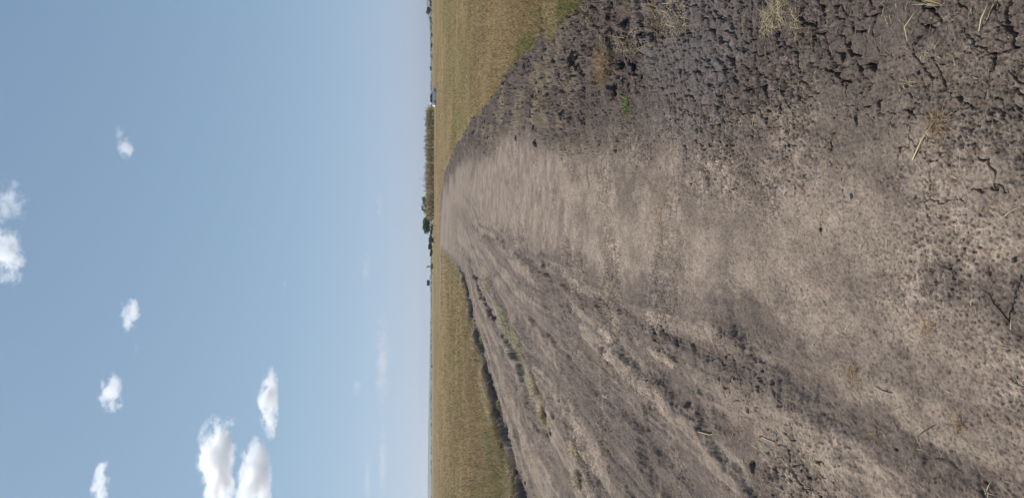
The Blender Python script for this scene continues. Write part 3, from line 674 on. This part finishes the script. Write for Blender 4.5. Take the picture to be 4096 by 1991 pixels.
place_lump(lump('soil_clod', M_clod, 8, .45), 4045, 1040, .008, 'dark crumb near the tip of the standing twig shadow', 'soil clod')
place_lump(lump('shell', M_stone, 9, .25), 2595, 1525, .012, 'small white fragment near the smooth dark wheel track', 'stone')
clods = [lump('soil_clod', M_clod, 20 + k, .55) for k in range(5)]
r = np.random.default_rng(61); k = 0
while k < 170:
    far_l = r.random() < .3
    y = 1 / (1 / 5. - r.random() * (1 / 5. - 1 / 45)); x = r.uniform(-1, 1) * (.36 * y + .3)
    A = np.array([x]), np.array([y])
    if not inside(*A, ROAD)[0]: continue
    dr = float(pline(*A, RIGHT_EDGE)[0][0]); dl = float(pline(*A, LEFT_EDGE)[0][0])
    if not (dr < 1.5 or dl < .45): continue
    o = clods[k] if k < 5 else clods[k % 5].copy()
    if k >= 5: COL.objects.link(o)
    s = float(np.clip(r.lognormal(-3.45, .45), .015, .075)) * (.7 if dl < dr else 1)
    o.location = (x, y, gz1(x, y) - s * .15); o.scale = (s * r.uniform(.8, 1.3), s, s * r.uniform(.7, 1.1)); o.rotation_euler = (r.normal(0, .5), r.normal(0, .5), r.uniform(0, 6.28))
    if dr < dl: tag(o, 'broken dark clay clod on the rough strip beside the right field', 'soil clod', 'clods beside the right field')
    else: tag(o, 'broken dark clay clod at the foot of the left bank', 'soil clod', 'clods under the left bank')
    k += 1

# ------------------------------------------------------------------ leaves and trees
def leaves(C, R, n, size, pal, r, shell=.35, flat=1.0):
    """n leaf quads spread through ellipsoids with centres C and radii R"""
    C = np.asarray(C, f4); R = np.asarray(R, f4); k = r.integers(0, len(C), n)
    d = r.normal(size=(n, 3)); d /= np.linalg.norm(d, axis=1)[:, None]
    rr = (shell + (1 - shell) * r.random(n)) ** .6
    P = C[k] + d * rr[:, None] * R[k]
    a = r.normal(size=(n, 3)); a /= np.linalg.norm(a, axis=1)[:, None]; b = np.cross(a, r.normal(size=(n, 3))); b /= np.linalg.norm(b, axis=1)[:, None]
    s = (size * r.uniform(.6, 1.4, n))[:, None]
    v = np.stack([P - a * s, P + b * s * .5, P + a * s, P - b * s * .5], 1).reshape(-1, 3).astype(f4)
    q = np.arange(n * 4).reshape(n, 4)
    tone = (.75 + .5 * r.random(len(C)))[k][:, None]
    c = np.repeat((pick(pal, n, r) * tone).astype(f4), 4, 0)
    return v, q, c
LGREEN = np.array([[.055, .095, .025], [.085, .13, .035], [.04, .07, .02], [.11, .15, .05]], f4)
DGREEN = np.array([[.03, .05, .02], [.045, .07, .025], [.022, .04, .018]], f4)
OLIVE = np.array([[.08, .09, .035], [.06, .075, .03], [.11, .11, .05]], f4)

def tree(name, px0, px1, py0, py1, Y, label, cat='tree', pal=LGREEN, n=1500, leaf=.16, nb=12, seed=0, trunk=True, base=None, sparse=False, group=None, crown_from=.3, shell=.35):
    """crown fills the box px0..px1 (top..bottom) x py0..py1 at distance Y"""
    r = np.random.default_rng(3000 + seed)
    xl, _, zt = far(px0, py1, Y); xr, _, zb = far(px1, py0, Y)
    g = gz1((xl + xr) / 2, Y) if base is None else base
    zb = max(zb, g); wid = xr - xl; hgt = zt - g; cx = (xl + xr) / 2
    root = empty(name, (cx, Y, g), label, cat, group)
    zc0 = max(zb - g, crown_from * hgt)
    C = []; R = []
    for k in range(nb):
        a = r.uniform(0, 6.28); d = r.random() ** .5; u = r.random()
        cw = .5 * wid * (1 - .55 * abs(u - .4))
        rr = wid * r.uniform(.13, .22) if not sparse else wid * r.uniform(.07, .13)
        rr = min(rr, (hgt - zc0) * .45)
        C.append((d * cw * math.cos(a) * .85, d * cw * math.sin(a) * .8, zc0 + rr * .7 + u * max(hgt - zc0 - rr * 1.6, 0))); R.append((rr, rr, rr * .8))
    tr = MB(); top = (r.normal(0, .04) * wid, 0, hgt * .6)
    tr.tube([(0, 0, -.1), (.02 * wid, 0, hgt * .2), (top[0] * .6, 0, hgt * .4), top], [hgt * .035, hgt * .028, hgt * .022, hgt * .012], 7)
    for c in C[:9]:
        s = (top[0] * .5, 0, hgt * r.uniform(.22, .5)); mid = ((s[0] + c[0]) * .5, c[1] * .5, (s[2] + c[2]) * .5 + .05 * hgt)
        tr.tube([s, mid, c], [hgt * .016, hgt * .011, hgt * .005], 5)
    if trunk: tr.build('trunk', M_trunk, root, smooth=True)
    v, q, c = leaves(C, R, n, leaf, pal, r, shell)
    mesh_np('crown', v, q, M_leaf, root, cols=c)
    return root

tree('bushy_tree', 1688, 1724, 868, 942, 225, 'dense round green tree standing at the left end of the maize', pal=LGREEN * 1.7, n=6500, leaf=.19, nb=26, seed=1)
tree('sparse_tree', 1683, 1712, 768, 856, 262, 'sparse dark tree with ragged open limbs rising behind the maize', pal=DGREEN, n=900, leaf=.22, nb=16, seed=2, sparse=True, crown_from=.45)
tree('shrub', 1716, 1733, 936, 962, 235, 'dark shrub between the round green tree and the dark hut', 'shrub', pal=DGREEN, n=900, leaf=.16, nb=8, seed=3)
tree('shrub', 1712, 1735, 972, 1002, 240, 'larger dark green bush just left of the dark hut', 'shrub', pal=DGREEN * 1.3, n=1500, leaf=.17, nb=12, seed=4)
tree('shrub', 1719, 1736, 998, 1026, 246, 'lower dark green bush trailing away from the hut', 'shrub', pal=DGREEN * 1.2, n=1200, leaf=.17, nb=10, seed=5)
tree('shrub', 1716, 1737, 866, 884, 218, 'green undergrowth closing the left end of the maize row', 'shrub', pal=OLIVE, n=700, leaf=.15, nb=7, seed=6)
tree('shrub', 1719, 1738, 890, 945, 219, 'brown-green undergrowth beneath the round green tree', 'shrub', pal=OLIVE * .8, n=1500, leaf=.15, nb=14, seed=7)
tree('roadside_tree', 1701, 1722, 28, 60, 420, 'rounded green tree against the blue hill near the right edge', pal=LGREEN * .9, n=1500, leaf=.3, nb=12, seed=8)
tree('shrub', 1723, 1738, 132, 152, 380, 'bright green shrub on the right horizon', 'shrub', pal=LGREEN * 1.2, n=700, leaf=.25, nb=7, seed=9)
tree('shrub', 1722, 1740, 174, 190, 400, 'dark shrub on the right horizon left of the bright green shrub', 'shrub', pal=DGREEN * 1.2, n=600, leaf=.25, nb=6, seed=10)
tree('far_tree', 1718, 1734, 265, 282, 620, 'dark conical tree on the right horizon between poles', pal=DGREEN * 1.5, n=600, leaf=.4, nb=7, seed=11)
for k, (a, b, c, d) in enumerate([(1717, 1734, 2, 14), (1719, 1734, 16, 26), (1718, 1733, 64, 80), (1722, 1734, 84, 92), (1721, 1733, 106, 120)]):
    tree('far_tree', a, b, c, d, 640 + 30 * k, 'hazy grey-green tree in the row by the right edge', pal=DGREEN * 1.6, n=420, leaf=.45, nb=7, seed=12 + k, group='hazy trees in the row by the right edge')

def sapling():                                       # the little palm-like sapling on the left horizon
    x, Y, _ = far(1735, 1066, 205); g = gz1(x, Y); root = empty('banana_sapling', (x, Y, g), 'small drooping broad-leaved sapling alone on the field horizon', 'sapling')
    m = MB(); m.tube([(0, 0, -.1), (.05, 0, .5), (.02, 0, 1.1), (.1, 0, 1.7)], [.10, .09, .07, .04], 6); m.build('stem', M_trunk, root, smooth=True)
    r = np.random.default_rng(71); n = 16; az = r.uniform(0, 6.28, n)
    P = np.stack([np.zeros(n), np.zeros(n), r.uniform(.8, 1.75, n)], -1)
    v, q, c = ribbons(P.astype(f4), az.astype(f4), r.uniform(.7, 1.5, n).astype(f4), r.uniform(.1, .6, n).astype(f4), r.uniform(.14, .26, n).astype(f4), pick(DGREEN * 1.2, n, r), 5, 1.7)
    mesh_np('leaves', v, q, M_leaf, root, cols=c)
    tree('shrub', 1721, 1738, 1052, 1078, 206, 'low weed bush around the drooping sapling', 'shrub', pal=OLIVE * .8, n=300, leaf=.14, nb=7, seed=40)
sapling()

# maize -------------------------------------------------------------------
MZ = np.array([[.34, .25, .12], [.46, .34, .19], [.22, .19, .085], [.54, .42, .27], [.38, .28, .145]], f4)
def maize_geo(r, h, green):
    m = MB(); m.tube([(0, 0, -.05), (.02, .01, h * .5), (0, .02, h)], [.022, .018, .008], 4)
    n = 13; az = (np.arange(n) * 3.14 + r.normal(0, .5, n)); z = np.linspace(.25, .88, n) * h
    pal = np.concatenate([MZ, np.array([[.07, .11, .03]] * int(1 + 5 * green), f4)])
    v, q, c = ribbons(np.stack([0 * z, 0 * z, z], -1).astype(f4), az.astype(f4), r.uniform(.5, .85, n).astype(f4), r.uniform(.3, .6, n).astype(f4), np.full(n, .085, f4), pick(pal, n, r), 4, 1.9)
    t = 7; az2 = r.uniform(0, 6.28, t); v2, q2, c2 = ribbons(np.tile(np.array([[0, .02, h * .97]], f4), (t, 1)), az2.astype(f4), r.uniform(.2, .36, t).astype(f4), r.uniform(.05, .5, t).astype(f4), np.full(t, .03, f4), pick(MZ * 1.1, t, r), 3, .5)
    V0 = np.array(m.v, f4); F0 = np.array([f for f in m.f if len(f) == 4], np.int32)
    return merge((V0, F0, np.tile(np.array([[.2, .18, .08]], f4), (len(V0), 1))), (v, q, c), (v2, q2, c2))
r = np.random.default_rng(81)
kinds = [maize_geo(r, 1.0, g) for g in (0, 0, .3, 0, 1, .6)]
protos = [None] * len(kinds)
xa, xb = far(1735, 868, 205)[0], far(1735, 428, 205)[0]
for i in range(190):
    t = (i + r.random()) / 190; x = xa + (xb - xa) * t; Y = 203 + 2.0 * (i % 3) + r.normal(0, .3)
    green = (t > .80) or (.52 < t < .60) or r.random() < .15
    k = int(r.choice([2, 4, 5]) if green else r.choice([0, 1, 3]))
    if protos[k] is None:
        v, q, c = kinds[k]; o = protos[k] = mesh_np('maize_plant', v, q, M_maize, cols=c)
    else: o = protos[k].copy(); COL.objects.link(o)
    h = (2.05 if t < .85 else 1.85) * (1 + .15 * r.normal()) + .12 * math.sin(t * 23)
    o.location = (x, Y, gz1(x, Y)); o.scale = (1.3, 1.3, h); o.rotation_euler = (r.normal(0, .04), r.normal(0, .04), r.uniform(0, 6.28))
    if green: tag(o, 'green-leaved maize plant in the front rows of the tall stand', 'maize plant', 'greener maize plants in the stand')
    else: tag(o, 'drying tan maize plant in the front rows of the tall stand', 'maize plant', 'drying maize plants in the stand')
def maize_back():
    parts = []
    for i in range(650):
        v, q, c = kinds[int(r.choice([0, 1, 3, 2]))]; a = r.uniform(0, 6.28); h = 1.85 + .2 * r.normal(); x = r.uniform(xa, xb + 1); Y = r.uniform(209, 222)
        R2 = np.array([[math.cos(a), -math.sin(a)], [math.sin(a), math.cos(a)]], f4); w = v.copy(); w[:, :2] = 1.3 * (v[:, :2] @ R2.T); w[:, 2] *= h
        parts.append((w + np.array([x, Y, gz1(x, Y)], f4), q, c))
    v, q, c = merge(*parts)
    tag(mesh_np('maize_stand', v, q, M_maize, cols=c), 'massed maize behind the front rows of the tall stand', 'maize', kind='stuff')
maize_back()

# ------------------------------------------------------------------ the parked car
def car():
    Y = 150; x0 = far(1735, 388, Y)[0]; g = gz1(x0, Y) - .12
    root = empty('parked_car', (x0, Y, g), 'white car parked side-on in the grass at the right end of the maize', 'car')
    # drawn pointing to +x; side profile (x, z), width across y
    def loft(secs, name, mt, parent, bevel=0, smooth=True):
        m = MB(); n = len(secs[0]); V = []
        for s in secs: V += s
        Fs = [(i * n + k, i * n + (k + 1) % n, (i + 1) * n + (k + 1) % n, (i + 1) * n + k) for i in range(len(secs) - 1) for k in range(n)]
        Fs += [tuple(reversed(range(n))), tuple((len(secs) - 1) * n + k for k in range(n))]
        m.add(V, Fs); return m.build(name, mt, parent, smooth=False, bevel=bevel)
    lower = [(-2.2, .35), (-2.22, .62), (-2.1, .95), (-1.0, 1.02), (.7, 1.02), (1.55, .96), (2.12, .80), (2.2, .55), (2.15, .32), (1.7, .26), (-1.8, .26)]
    loft([[(x * .97, y, z) for x, z in lower] if abs(y) > .8 else [(x, y, z) for x, z in lower] for y in (-.86, -.74, .74, .86)], 'body', M_white, root, .03)
    roof = [(-2.02, 1.0), (-1.72, 1.50), (-1.55, 1.56), (.1, 1.58), (.28, 1.54), (1.02, 1.0)]
    cab = loft([[(x * .96 if abs(y) > .6 else x, y, z) for x, z in roof] for y in (-.70, -.60, .60, .70)], 'cabin', M_white, root, .03)
    for s in (-1, 1):
        for name, poly, mt in (('side_window', [(-1.72, 1.07), (-1.50, 1.47), (-.78, 1.50), (-.74, 1.07)], M_glass), ('side_window', [(-.66, 1.07), (-.70, 1.50), (.06, 1.50), (.42, 1.07)], M_glass), ('quarter_window', [(.47, 1.07), (.16, 1.47), (.24, 1.46), (.82, 1.07)], M_screen)):
            m = MB(); m.add([(x * .97, s * .705, z) for x, z in poly] + [(x * .97, s * .73, z) for x, z in poly], [(0, 1, 2, 3), (7, 6, 5, 4), (0, 4, 5, 1), (1, 5, 6, 2), (2, 6, 7, 3), (3, 7, 4, 0)]); m.build(name, mt, root)
        for x in (-1.35, 1.38):
            w = MB(); N = 20
            w.tube([(x, s * .66, .32), (x, s * .88, .32)], .32, N); wh = w.build('wheel', M_rubber, root, smooth=False)
            q = MB(); q.tube([(x, s * .875, .32), (x, s * .895, .32)], .20, 14); q.build('rim', M_steel, wh)
        m = MB(); m.box((2.13, s * .6, .74), (.12, .36, .14)); m.build('headlight', M_lamp, root, bevel=.02)
        m = MB(); m.box((-2.17, s * .68, .84), (.08, .2, .28)); m.build('tail_light', M_red, root, bevel=.02)
        m = MB(); m.box((.75, s * .93, 1.06), (.14, .14, .12)); m.build('wing_mirror', M_plastic, root, bevel=.02)
        for x in (-.62, .42):
            m = MB(); m.box((x - .15, s * .868, .93), (.16, .03, .03)); m.build('door_handle', M_plastic, root)
    m = MB(); m.add([(.32, -.56, 1.515), (.32, .56, 1.515), (1.0, .62, 1.04), (1.0, -.62, 1.04), (.345, -.56, 1.53), (.345, .56, 1.53), (1.03, .62, 1.055), (1.03, -.62, 1.055)], [(3, 2, 1, 0), (4, 5, 6, 7), (0, 1, 5, 4), (1, 2, 6, 5), (2, 3, 7, 6), (3, 0, 4, 7)]); m.build('windscreen', M_screen, root)
    m = MB(); m.add([(-1.70, -.54, 1.47), (-1.70, .54, 1.47), (-1.96, .58, 1.06), (-1.96, -.58, 1.06), (-1.73, -.54, 1.48), (-1.73, .54, 1.48), (-1.995, .58, 1.07), (-1.995, -.58, 1.07)], [(0, 1, 2, 3), (7, 6, 5, 4), (4, 5, 1, 0), (5, 6, 2, 1), (6, 7, 3, 2), (7, 4, 0, 3)]); m.build('rear_window', M_glass, root)
    for x in (-2.22, 2.2):
        m = MB(); m.box((x, 0, .45), (.10, 1.55, .18)); m.build('bumper', M_plastic if x > 0 else M_white, root, bevel=.03)
    root.rotation_euler = (0, 0, .12); root.scale = (.86, .86, .86)
car()

# ------------------------------------------------------------------ poles, billboard, hut, houses
def pole(px_top, py, Y, label, arm=None, R=.09, group=None, name='utility_pole', pxb=1736):
    x, _, z = far(px_top, py, Y); g = gz1(x, Y); root = empty(name, (x, Y, g), label, 'pole', group)
    m = MB(); m.tube([(0, 0, -.3), (0, 0, (z - g) * .5), (.02, 0, z - g)], [R * 1.2, R, R * .8], 8); m.build('post', M_wood, root, smooth=True)
    if arm:
        m = MB(); m.box((0, -.02, z - g - .25), (arm, .12, .12)); m.build('crossarm', M_wood, root)
        for s in (-1, 1):
            m = MB(); m.tube([(s * arm * .42, -.02, z - g - .2), (s * arm * .42, -.02, z - g)], .05, 6); m.build('insulator', M_trim, root)
    return root
pole(1680, 715, 262, 'tall thin mast rising above the middle of the maize', R=.045, name='mast')
pole(1724, 123, 420, 'short pole on the right horizon beside the green shrub', R=.10)
pole(1727, 220, 430, 'short bare pole on the right horizon, next after the dark shrub', R=.09)
pole(1724, 297, 420, 'dark pole on the right horizon between the conical tree and the white house', R=.10)
pole(1720, 344, 400, 'pole with a crossarm on the horizon just right of the parked car', arm=1.5, R=.09)
pole(1719, 1288, 420, 'pole with a crossarm on the left horizon beyond the billboard', arm=1.4, R=.10)
pole(1718, 1338, 640, 'thin hazy pole on the left horizon, farther of two', arm=1.2, R=.12)
pole(1722, 1034, 260, 'short thin pole on the horizon beyond the bushes', R=.06)
for py_, px_ in ((952, 1731), (970, 1731)):
    x, Y = at(1743, py_); z = far(px_, py_, Y)[2]; root = tag(pole(px_, py_, Y, 'slim wooden fence post by the far bend of the track', R=.05, name='fence_post', group='fence posts by the far bend'), None, 'fence post')

def billboard():
    Y = 400; xl, _, zt = far(1708, 1141.5, Y); xr, _, zb = far(1718.5, 1120, Y); cx = (xl + xr) / 2; g = gz1(cx, Y); zt -= g; zb -= g; w = xr - xl
    root = empty('billboard', (cx, Y, g), 'black rectangular billboard on a single post above the left horizon', 'billboard')
    m = MB(); m.box((0, .1, (zt + zb) / 2), (w, .12, zt - zb)); m.build('panel', M_board, root, bevel=.01)
    m = MB(); m.box((0, .1, zb - .07), (w * 1.04, .2, .12)); m.box((0, .1, zt + .05), (w * 1.04, .2, .09))
    m.box((-w / 2 - .06, .1, (zt + zb) / 2), (.09, .2, zt - zb)); m.box((w / 2 + .06, .1, (zt + zb) / 2), (.09, .2, zt - zb)); m.build('frame', M_trim, root)
    m = MB(); m.tube([(.1, 0, -.3), (.1, 0, zt * .9)], [.10, .09], 8); m.build('post', M_wood, root, smooth=True)
billboard()

def house(name, px_t, px_e, py0, py1, Y, label, wall, roof, cat='house', hip=.25, group=None, over=.12, door=True):
    xl, _, zt = far(px_t, py1, Y); xr, _, ze = far(px_e, py0, Y); cx = (xl + xr) / 2; g = gz1(cx, Y); w = xr - xl; d = w * .7; zt -= g; ze = max(ze - g, .8)
    root = empty(name, (cx, Y, g), label, cat, group)
    m = MB(); m.box((0, d / 2, (ze - .3) / 2), (w * .92, d * .92, ze + .3)); m.build('wall', wall, root)
    a, b = w / 2 + over * 2, d / 2 + over * 2; ri = w * hip * .5
    m = MB(); m.add([(-a, d / 2 - b, ze), (a, d / 2 - b, ze), (a, d / 2 + b, ze), (-a, d / 2 + b, ze), (-a + ri * 2, d / 2, zt), (a - ri * 2, d / 2, zt), (-a, d / 2 - b, ze - .12), (a, d / 2 - b, ze - .12), (a, d / 2 + b, ze - .12), (-a, d / 2 + b, ze - .12)],
          [(0, 1, 5, 4), (1, 2, 5), (2, 3, 4, 5), (3, 0, 4), (6, 9, 8, 7), (0, 6, 7, 1), (1, 7, 8, 2), (2, 8, 9, 3), (3, 9, 6, 0)]); m.build('roof', roof, root)
    if door:
        m = MB(); m.box((w * .12, d * .04 - .03, min(ze * .42, 1.0)), (min(w * .18, 1.0), .08, min(ze * .8, 1.9))); m.build('door', M_door, root)
    m = MB(); m.box((-w * .2, d * .04 - .03, ze * .55), (w * .16, .08, ze * .3)); m.build('window', M_glass, root)
    return root
house('dark_hut', 1714.5, 1724.5, 950, 970, 236, 'small hut with a deep dark thatched roof behind the bend', M_mud, M_hutroof, 'hut', hip=.12)
house('far_house', 1726, 1730, 88, 102, 620, 'small house with an orange-red roof on the right horizon', M_plaster, M_rust)
house('far_house', 1728, 1731.5, 220, 242, 640, 'long low house with a pinkish roof on the right horizon', M_plaster, mat('pink_tin_roof', (.55, .22, .2), rough=.6))
house('far_house', 1725.5, 1729, 316, 323, 640, 'tiny white house on the right horizon beside the parked car', M_plaster, M_trim)
house('far_house', 1727, 1731, 1260, 1268, 620, 'tiny white house on the left horizon nearest the billboard', M_plaster, M_trim)
house('far_house', 1723.5, 1728, 1461, 1468, 560, 'small dark shed on the left horizon', M_door, M_board, 'shed')
house('far_house', 1731, 1733, 1090, 1096, 480, 'small white shed on the horizon right of the billboard', M_plaster, M_tin, 'shed')

def sheet(px0, px1, py0, py1, Y, label, seed, post=True):
    xl, _, zt = far(px0, py1, Y); xr, _, zb = far(px1, py0, Y); cx = (xl + xr) / 2; g = gz1(cx, Y); w = xr - xl; h = zt - zb
    root = empty('hanging_cloth', (cx, Y, g), label, 'cloth')
    if post:
        p = MB(); p.tube([(0, .06, -.2), (0, .06, zt - g + .1)], .035, 6); p.build('stake', M_wood, root)
    m = MB(); nx, nz = 7, 9; V = []
    for sgn in (1, -1):
        for j in range(nz):
            for i in range(nx):
                u, v = i / (nx - 1) - .5, j / (nz - 1); V.append((u * w * (.6 + .5 * v + .2 * math.sin(v * 5 + seed)), .05 * math.sin(u * 16 + seed) * (1 - v * .5) - .03 + sgn * .008, zb - g + v * h))
    n = nx * nz; Fs = [(j * nx + i, j * nx + i + 1, (j + 1) * nx + i + 1, (j + 1) * nx + i) for j in range(nz - 1) for i in range(nx - 1)]
    Fs += [tuple(n + k for k in reversed(q)) for q in Fs]
    m.add(V, Fs); m.build('sheet', M_cloth, root, smooth=True)
sheet(1722, 1735, 894, 900, 214, 'tall white cloth hanging on a stake under the round green tree', 1)
sheet(1719, 1729, 901, 905, 214, 'shorter white cloth hanging left of the tall white cloth', 2)
sheet(1730, 1735, 920, 924, 212, 'small pale sack on a low stake under the round green tree', 3)
sheet(1729, 1736, 455, 462, 200, 'slumped white plastic sack at the foot of the maize', 4)
sheet(1716, 1733, 940.5, 943, 226, 'narrow grey-white cloth hanging between the shrubs', 5)

# ------------------------------------------------------------------ hills and the far woods
def hills():
    prof = [(-900, 24), (-300, 24), (0, 20), (30, 18), (80, 11), (130, 7), (300, 4), (700, 3), (1100, 4), (1300, 6), (1450, 8.5), (1600, 11), (1700, 13.5), (1850, 15.5), (1991, 16), (2400, 17), (3000, 15)]
    Y0 = 3800; py = np.linspace(-900, 3000, 400); hz = np.interp(py, [p[0] for p in prof], [p[1] for p in prof]) / FOC * Y0
    hz = hz * (1 + .06 * vn(py / 90, py * 0, 5) + .035 * vn(py / 25, py * 0, 6)) + .8
    vs = np.linspace(-1, 1, 17); V = []
    for v in vs:
        V.append(np.stack([(995.5 - py) / FOC * Y0 * (1 + .1 * v), np.full(400, Y0 * (1 + .1 * v)) + 60 * vn(py / 60, py * 0 + v * 2, 8), CAM_H + (hz + 3) * (1 - v * v) ** 1.2 * (1 + .08 * vn(py / 50, py * 0 + v * 4, 9)) - 3], -1))
    V = np.concatenate(V); n = 400; I = np.arange(17 * n).reshape(17, n)
    tag(mesh_np('hills', V, np.stack([I[:-1, :-1], I[:-1, 1:], I[1:, 1:], I[1:, :-1]], -1).reshape(-1, 4), M_hill, smooth=True), kind='structure')
hills()
def woods():
    r = np.random.default_rng(91); parts = []
    for i in range(900):
        Y = r.uniform(900, 2900); x = r.uniform(-1, 1) * .40 * Y; py = 995.5 - x / Y * FOC
        hp = 4.5 + 2.0 * vn(np.array([py / 60.]), np.array([0.]), 7)[0] + r.normal(0, 1.2) + (2 if py < 250 else 0)
        hgt = max(1.2, hp / FOC * Y + .6); w = hgt * r.uniform(.7, 1.6)
        C = [(x + r.normal(0, w * .4), Y + r.normal(0, w * .3), .9 + hgt * r.uniform(.35, .8)) for _ in range(4)]
        parts.append(leaves(C, [(w * .45, w * .45, hgt * .3)] * 4, 46, hgt * .16, DGREEN * 1.3, r, .2))
    v, q, c = merge(*parts)
    tag(mesh_np('far_woods', v, q, M_leaf, cols=c), 'hazy blue-grey belt of far trees along the whole horizon', 'woods', kind='stuff')
woods()

# ------------------------------------------------------------------ clouds
def cloud_mat(name, dens, scale, cut_, seed, soft=.12, slope=.36, flat=True):
    m = bpy.data.materials.new(name); m.use_nodes = True; nt = m.node_tree; n = nt.nodes; l = nt.links; n.clear()
    out = n.new('ShaderNodeOutputMaterial'); pv = n.new('ShaderNodeVolumePrincipled')
    pv.inputs['Color'].default_value = (1, 1, 1, 1); pv.inputs['Anisotropy'].default_value = .6
    tc = n.new('ShaderNodeTexCoord'); ob = tc.outputs['Object']
    def math_(op, a, b=None, c=None):
        x = n.new('ShaderNodeMath'); x.operation = op
        for k, q in enumerate((a, b, c)):
            if q is None: continue
            if hasattr(q, 'is_linked'): l.new(q, x.inputs[k])
            else: x.inputs[k].default_value = q
        return x.outputs[0]
    sx = n.new('ShaderNodeSeparateXYZ'); l.new(ob, sx.inputs[0]); z = sx.outputs['Z']
    if flat:                                        # cumulus: flat below, heaped above
        zz = math_('ADD', z, .35); z = math_('MAXIMUM', math_('MULTIPLY', zz, .74), math_('MULTIPLY', zz, -2.6))
    cb = n.new('ShaderNodeCombineXYZ'); l.new(sx.outputs['X'], cb.inputs[0]); l.new(sx.outputs['Y'], cb.inputs[1]); l.new(z, cb.inputs[2])
    ln = n.new('ShaderNodeVectorMath'); ln.operation = 'LENGTH'; l.new(cb.outputs[0], ln.inputs[0])
    mp = n.new('ShaderNodeMapping'); mp.inputs['Location'].default_value = (seed * 3.1, seed * 1.7, seed * .9); l.new(ob, mp.inputs[0]); mp.inputs['Scale'].default_value = scale
    t = n.new('ShaderNodeTexNoise'); t.inputs['Scale'].default_value = 1.0; t.inputs['Detail'].default_value = 9; t.inputs['Roughness'].default_value = .66; l.new(mp.outputs[0], t.inputs['Vector'])
    b = math_('ADD', t.outputs['Fac'], math_('MULTIPLY_ADD', ln.outputs['Value'], -slope, slope - cut_))
    c = n.new('ShaderNodeMapRange'); c.inputs['From Min'].default_value = .5; c.inputs['From Max'].default_value = .5 + soft; c.inputs['To Max'].default_value = dens; l.new(b, c.inputs['Value'])
    e = n.new('ShaderNodeMapRange'); e.inputs['From Min'].default_value = 1.0; e.inputs['From Max'].default_value = .75; l.new(ln.outputs['Value'], e.inputs['Value'])
    l.new(math_('MULTIPLY', c.outputs[0], e.outputs[0]), pv.inputs['Density']); l.new(pv.outputs[0], out.inputs['Volume'])
    return m
def cloud(px0, px1, py0, py1, label, dens=.02, cut_=.15, seed=1, depth=.6, grain=1.25, base=1300, group=None, soft=.09, slope=.32, flat=True):
    """box in the photo (top..bottom, right..left); the cloud base floats at `base` metres"""
    d = ray(px1, (py0 + py1) / 2); Yc = base / (d.z / d.y); a = far(px0, py0, Yc); b = far(px1, py1, Yc)
    w = abs(a[0] - b[0]) / 2; h = abs(a[2] - b[2]) / 2; q = min(w, h) * 1.1 + .25 * w; k = min(w, h)
    m = MB(); m.blob((0, 0, 0), (1, 1, 1), 0, 0, 3)
    o = m.build('cloud', cloud_mat('cloud_vapour', dens, (grain * w / k * .75, grain * q / k, grain * h / k), cut_, seed, soft, slope, flat))
    o.location = ((a[0] + b[0]) / 2, Yc, (a[2] + b[2]) / 2); o.scale = (w, q, h)
    return tag(o, label, 'cloud', group)
cloud(775, 960, 1600, 2110, 'tallest bright white cumulus cloud at the left edge of the sky', .024, .09, 1)
cloud(920, 1110, 1730, 2140, 'lower bright cumulus cloud just beneath the tallest one', .020, .10, 2)
cloud(1025, 1125, 1440, 1770, 'long flat-based white cloud right of the lower cumulus', .022, .09, 3)
cloud(-60, 125, 670, 950, 'ragged thin cloud in the top middle of the sky', .020, .14, 4, grain=1.6, slope=.26, soft=.2, flat=False)
cloud(-70, 110, 870, 1170, 'brighter puffy cloud beside the ragged one at the sky top', .036, .12, 5, grain=1.6, slope=.25, soft=.14, flat=False)
cloud(450, 505, 480, 590, 'small thin wisp above the small round puff', .014, .15, 6, soft=.2, flat=False)
cloud(465, 535, 535, 650, 'small round puff of cloud alone in the right sky', .028, .12, 7, flat=False)
cloud(470, 570, 1160, 1350, 'small white cloud with a trailing tip in the middle sky', .026, .14, 8)
cloud(395, 505, 1460, 1670, 'ragged broken white cloud above the flat-based one', .022, .15, 9, slope=.36, flat=False)
cloud(360, 445, 1800, 2060, 'highest thin cloud at the left edge of the sky', .020, .15, 10, slope=.36, flat=False)
cloud(1440, 1490, 985, 1170, 'faint thin cloud low above the billboard', 0.0040, .12, 11, soft=.35, flat=False)
cloud(1405, 1450, 1490, 1600, 'faint small cloud low in the left sky', 0.0053, .12, 12, soft=.35, flat=False)
cloud(1448, 1490, 1770, 2070, 'faint flat streak of cloud low at the left edge', .0022, .10, 13, soft=.35, flat=False)
cloud(1505, 1560, 1640, 2040, 'fainter wide streak just beneath the flat streak at the left edge', .0016, .10, 19, soft=.35, flat=False)
cloud(1490, 1570, 1180, 1720, 'long faint streak of cloud just above the left horizon', 0.0020, .10, 14, soft=.4, flat=False)
cloud(1500, 1540, 720, 930, 'faint streak of cloud low above the maize', 0.0031, .12, 15, soft=.35, flat=False)
cloud(1120, 1155, 1112, 1163, 'tiny faint puff alone in the middle sky', .005, .12, 16, soft=.35, flat=False)
cloud(530, 560, 1340, 1440, 'faint trailing wisp left of the small white cloud', .004, .13, 17, soft=.3, flat=False)

# ------------------------------------------------------------------ haze: one closed box of pale air
def haze():
    m = bpy.data.materials.new('haze_air'); m.use_nodes = True; n = m.node_tree.nodes; n.clear()
    out = n.new('ShaderNodeOutputMaterial'); pv = n.new('ShaderNodeVolumePrincipled'); m.node_tree.links.new(pv.outputs[0], out.inputs['Volume'])
    pv.inputs['Color'].default_value = (.88, .95, 1.0, 1); pv.inputs['Density'].default_value = 1.9e-4; pv.inputs['Anisotropy'].default_value = .65
    b = MB(); b.box((0, 3000, 40), (80000, 20000, 84)); o = b.build('haze', m); tag(o, kind='stuff'); tag(o, 'pale blue haze in the far air', 'haze')
haze()
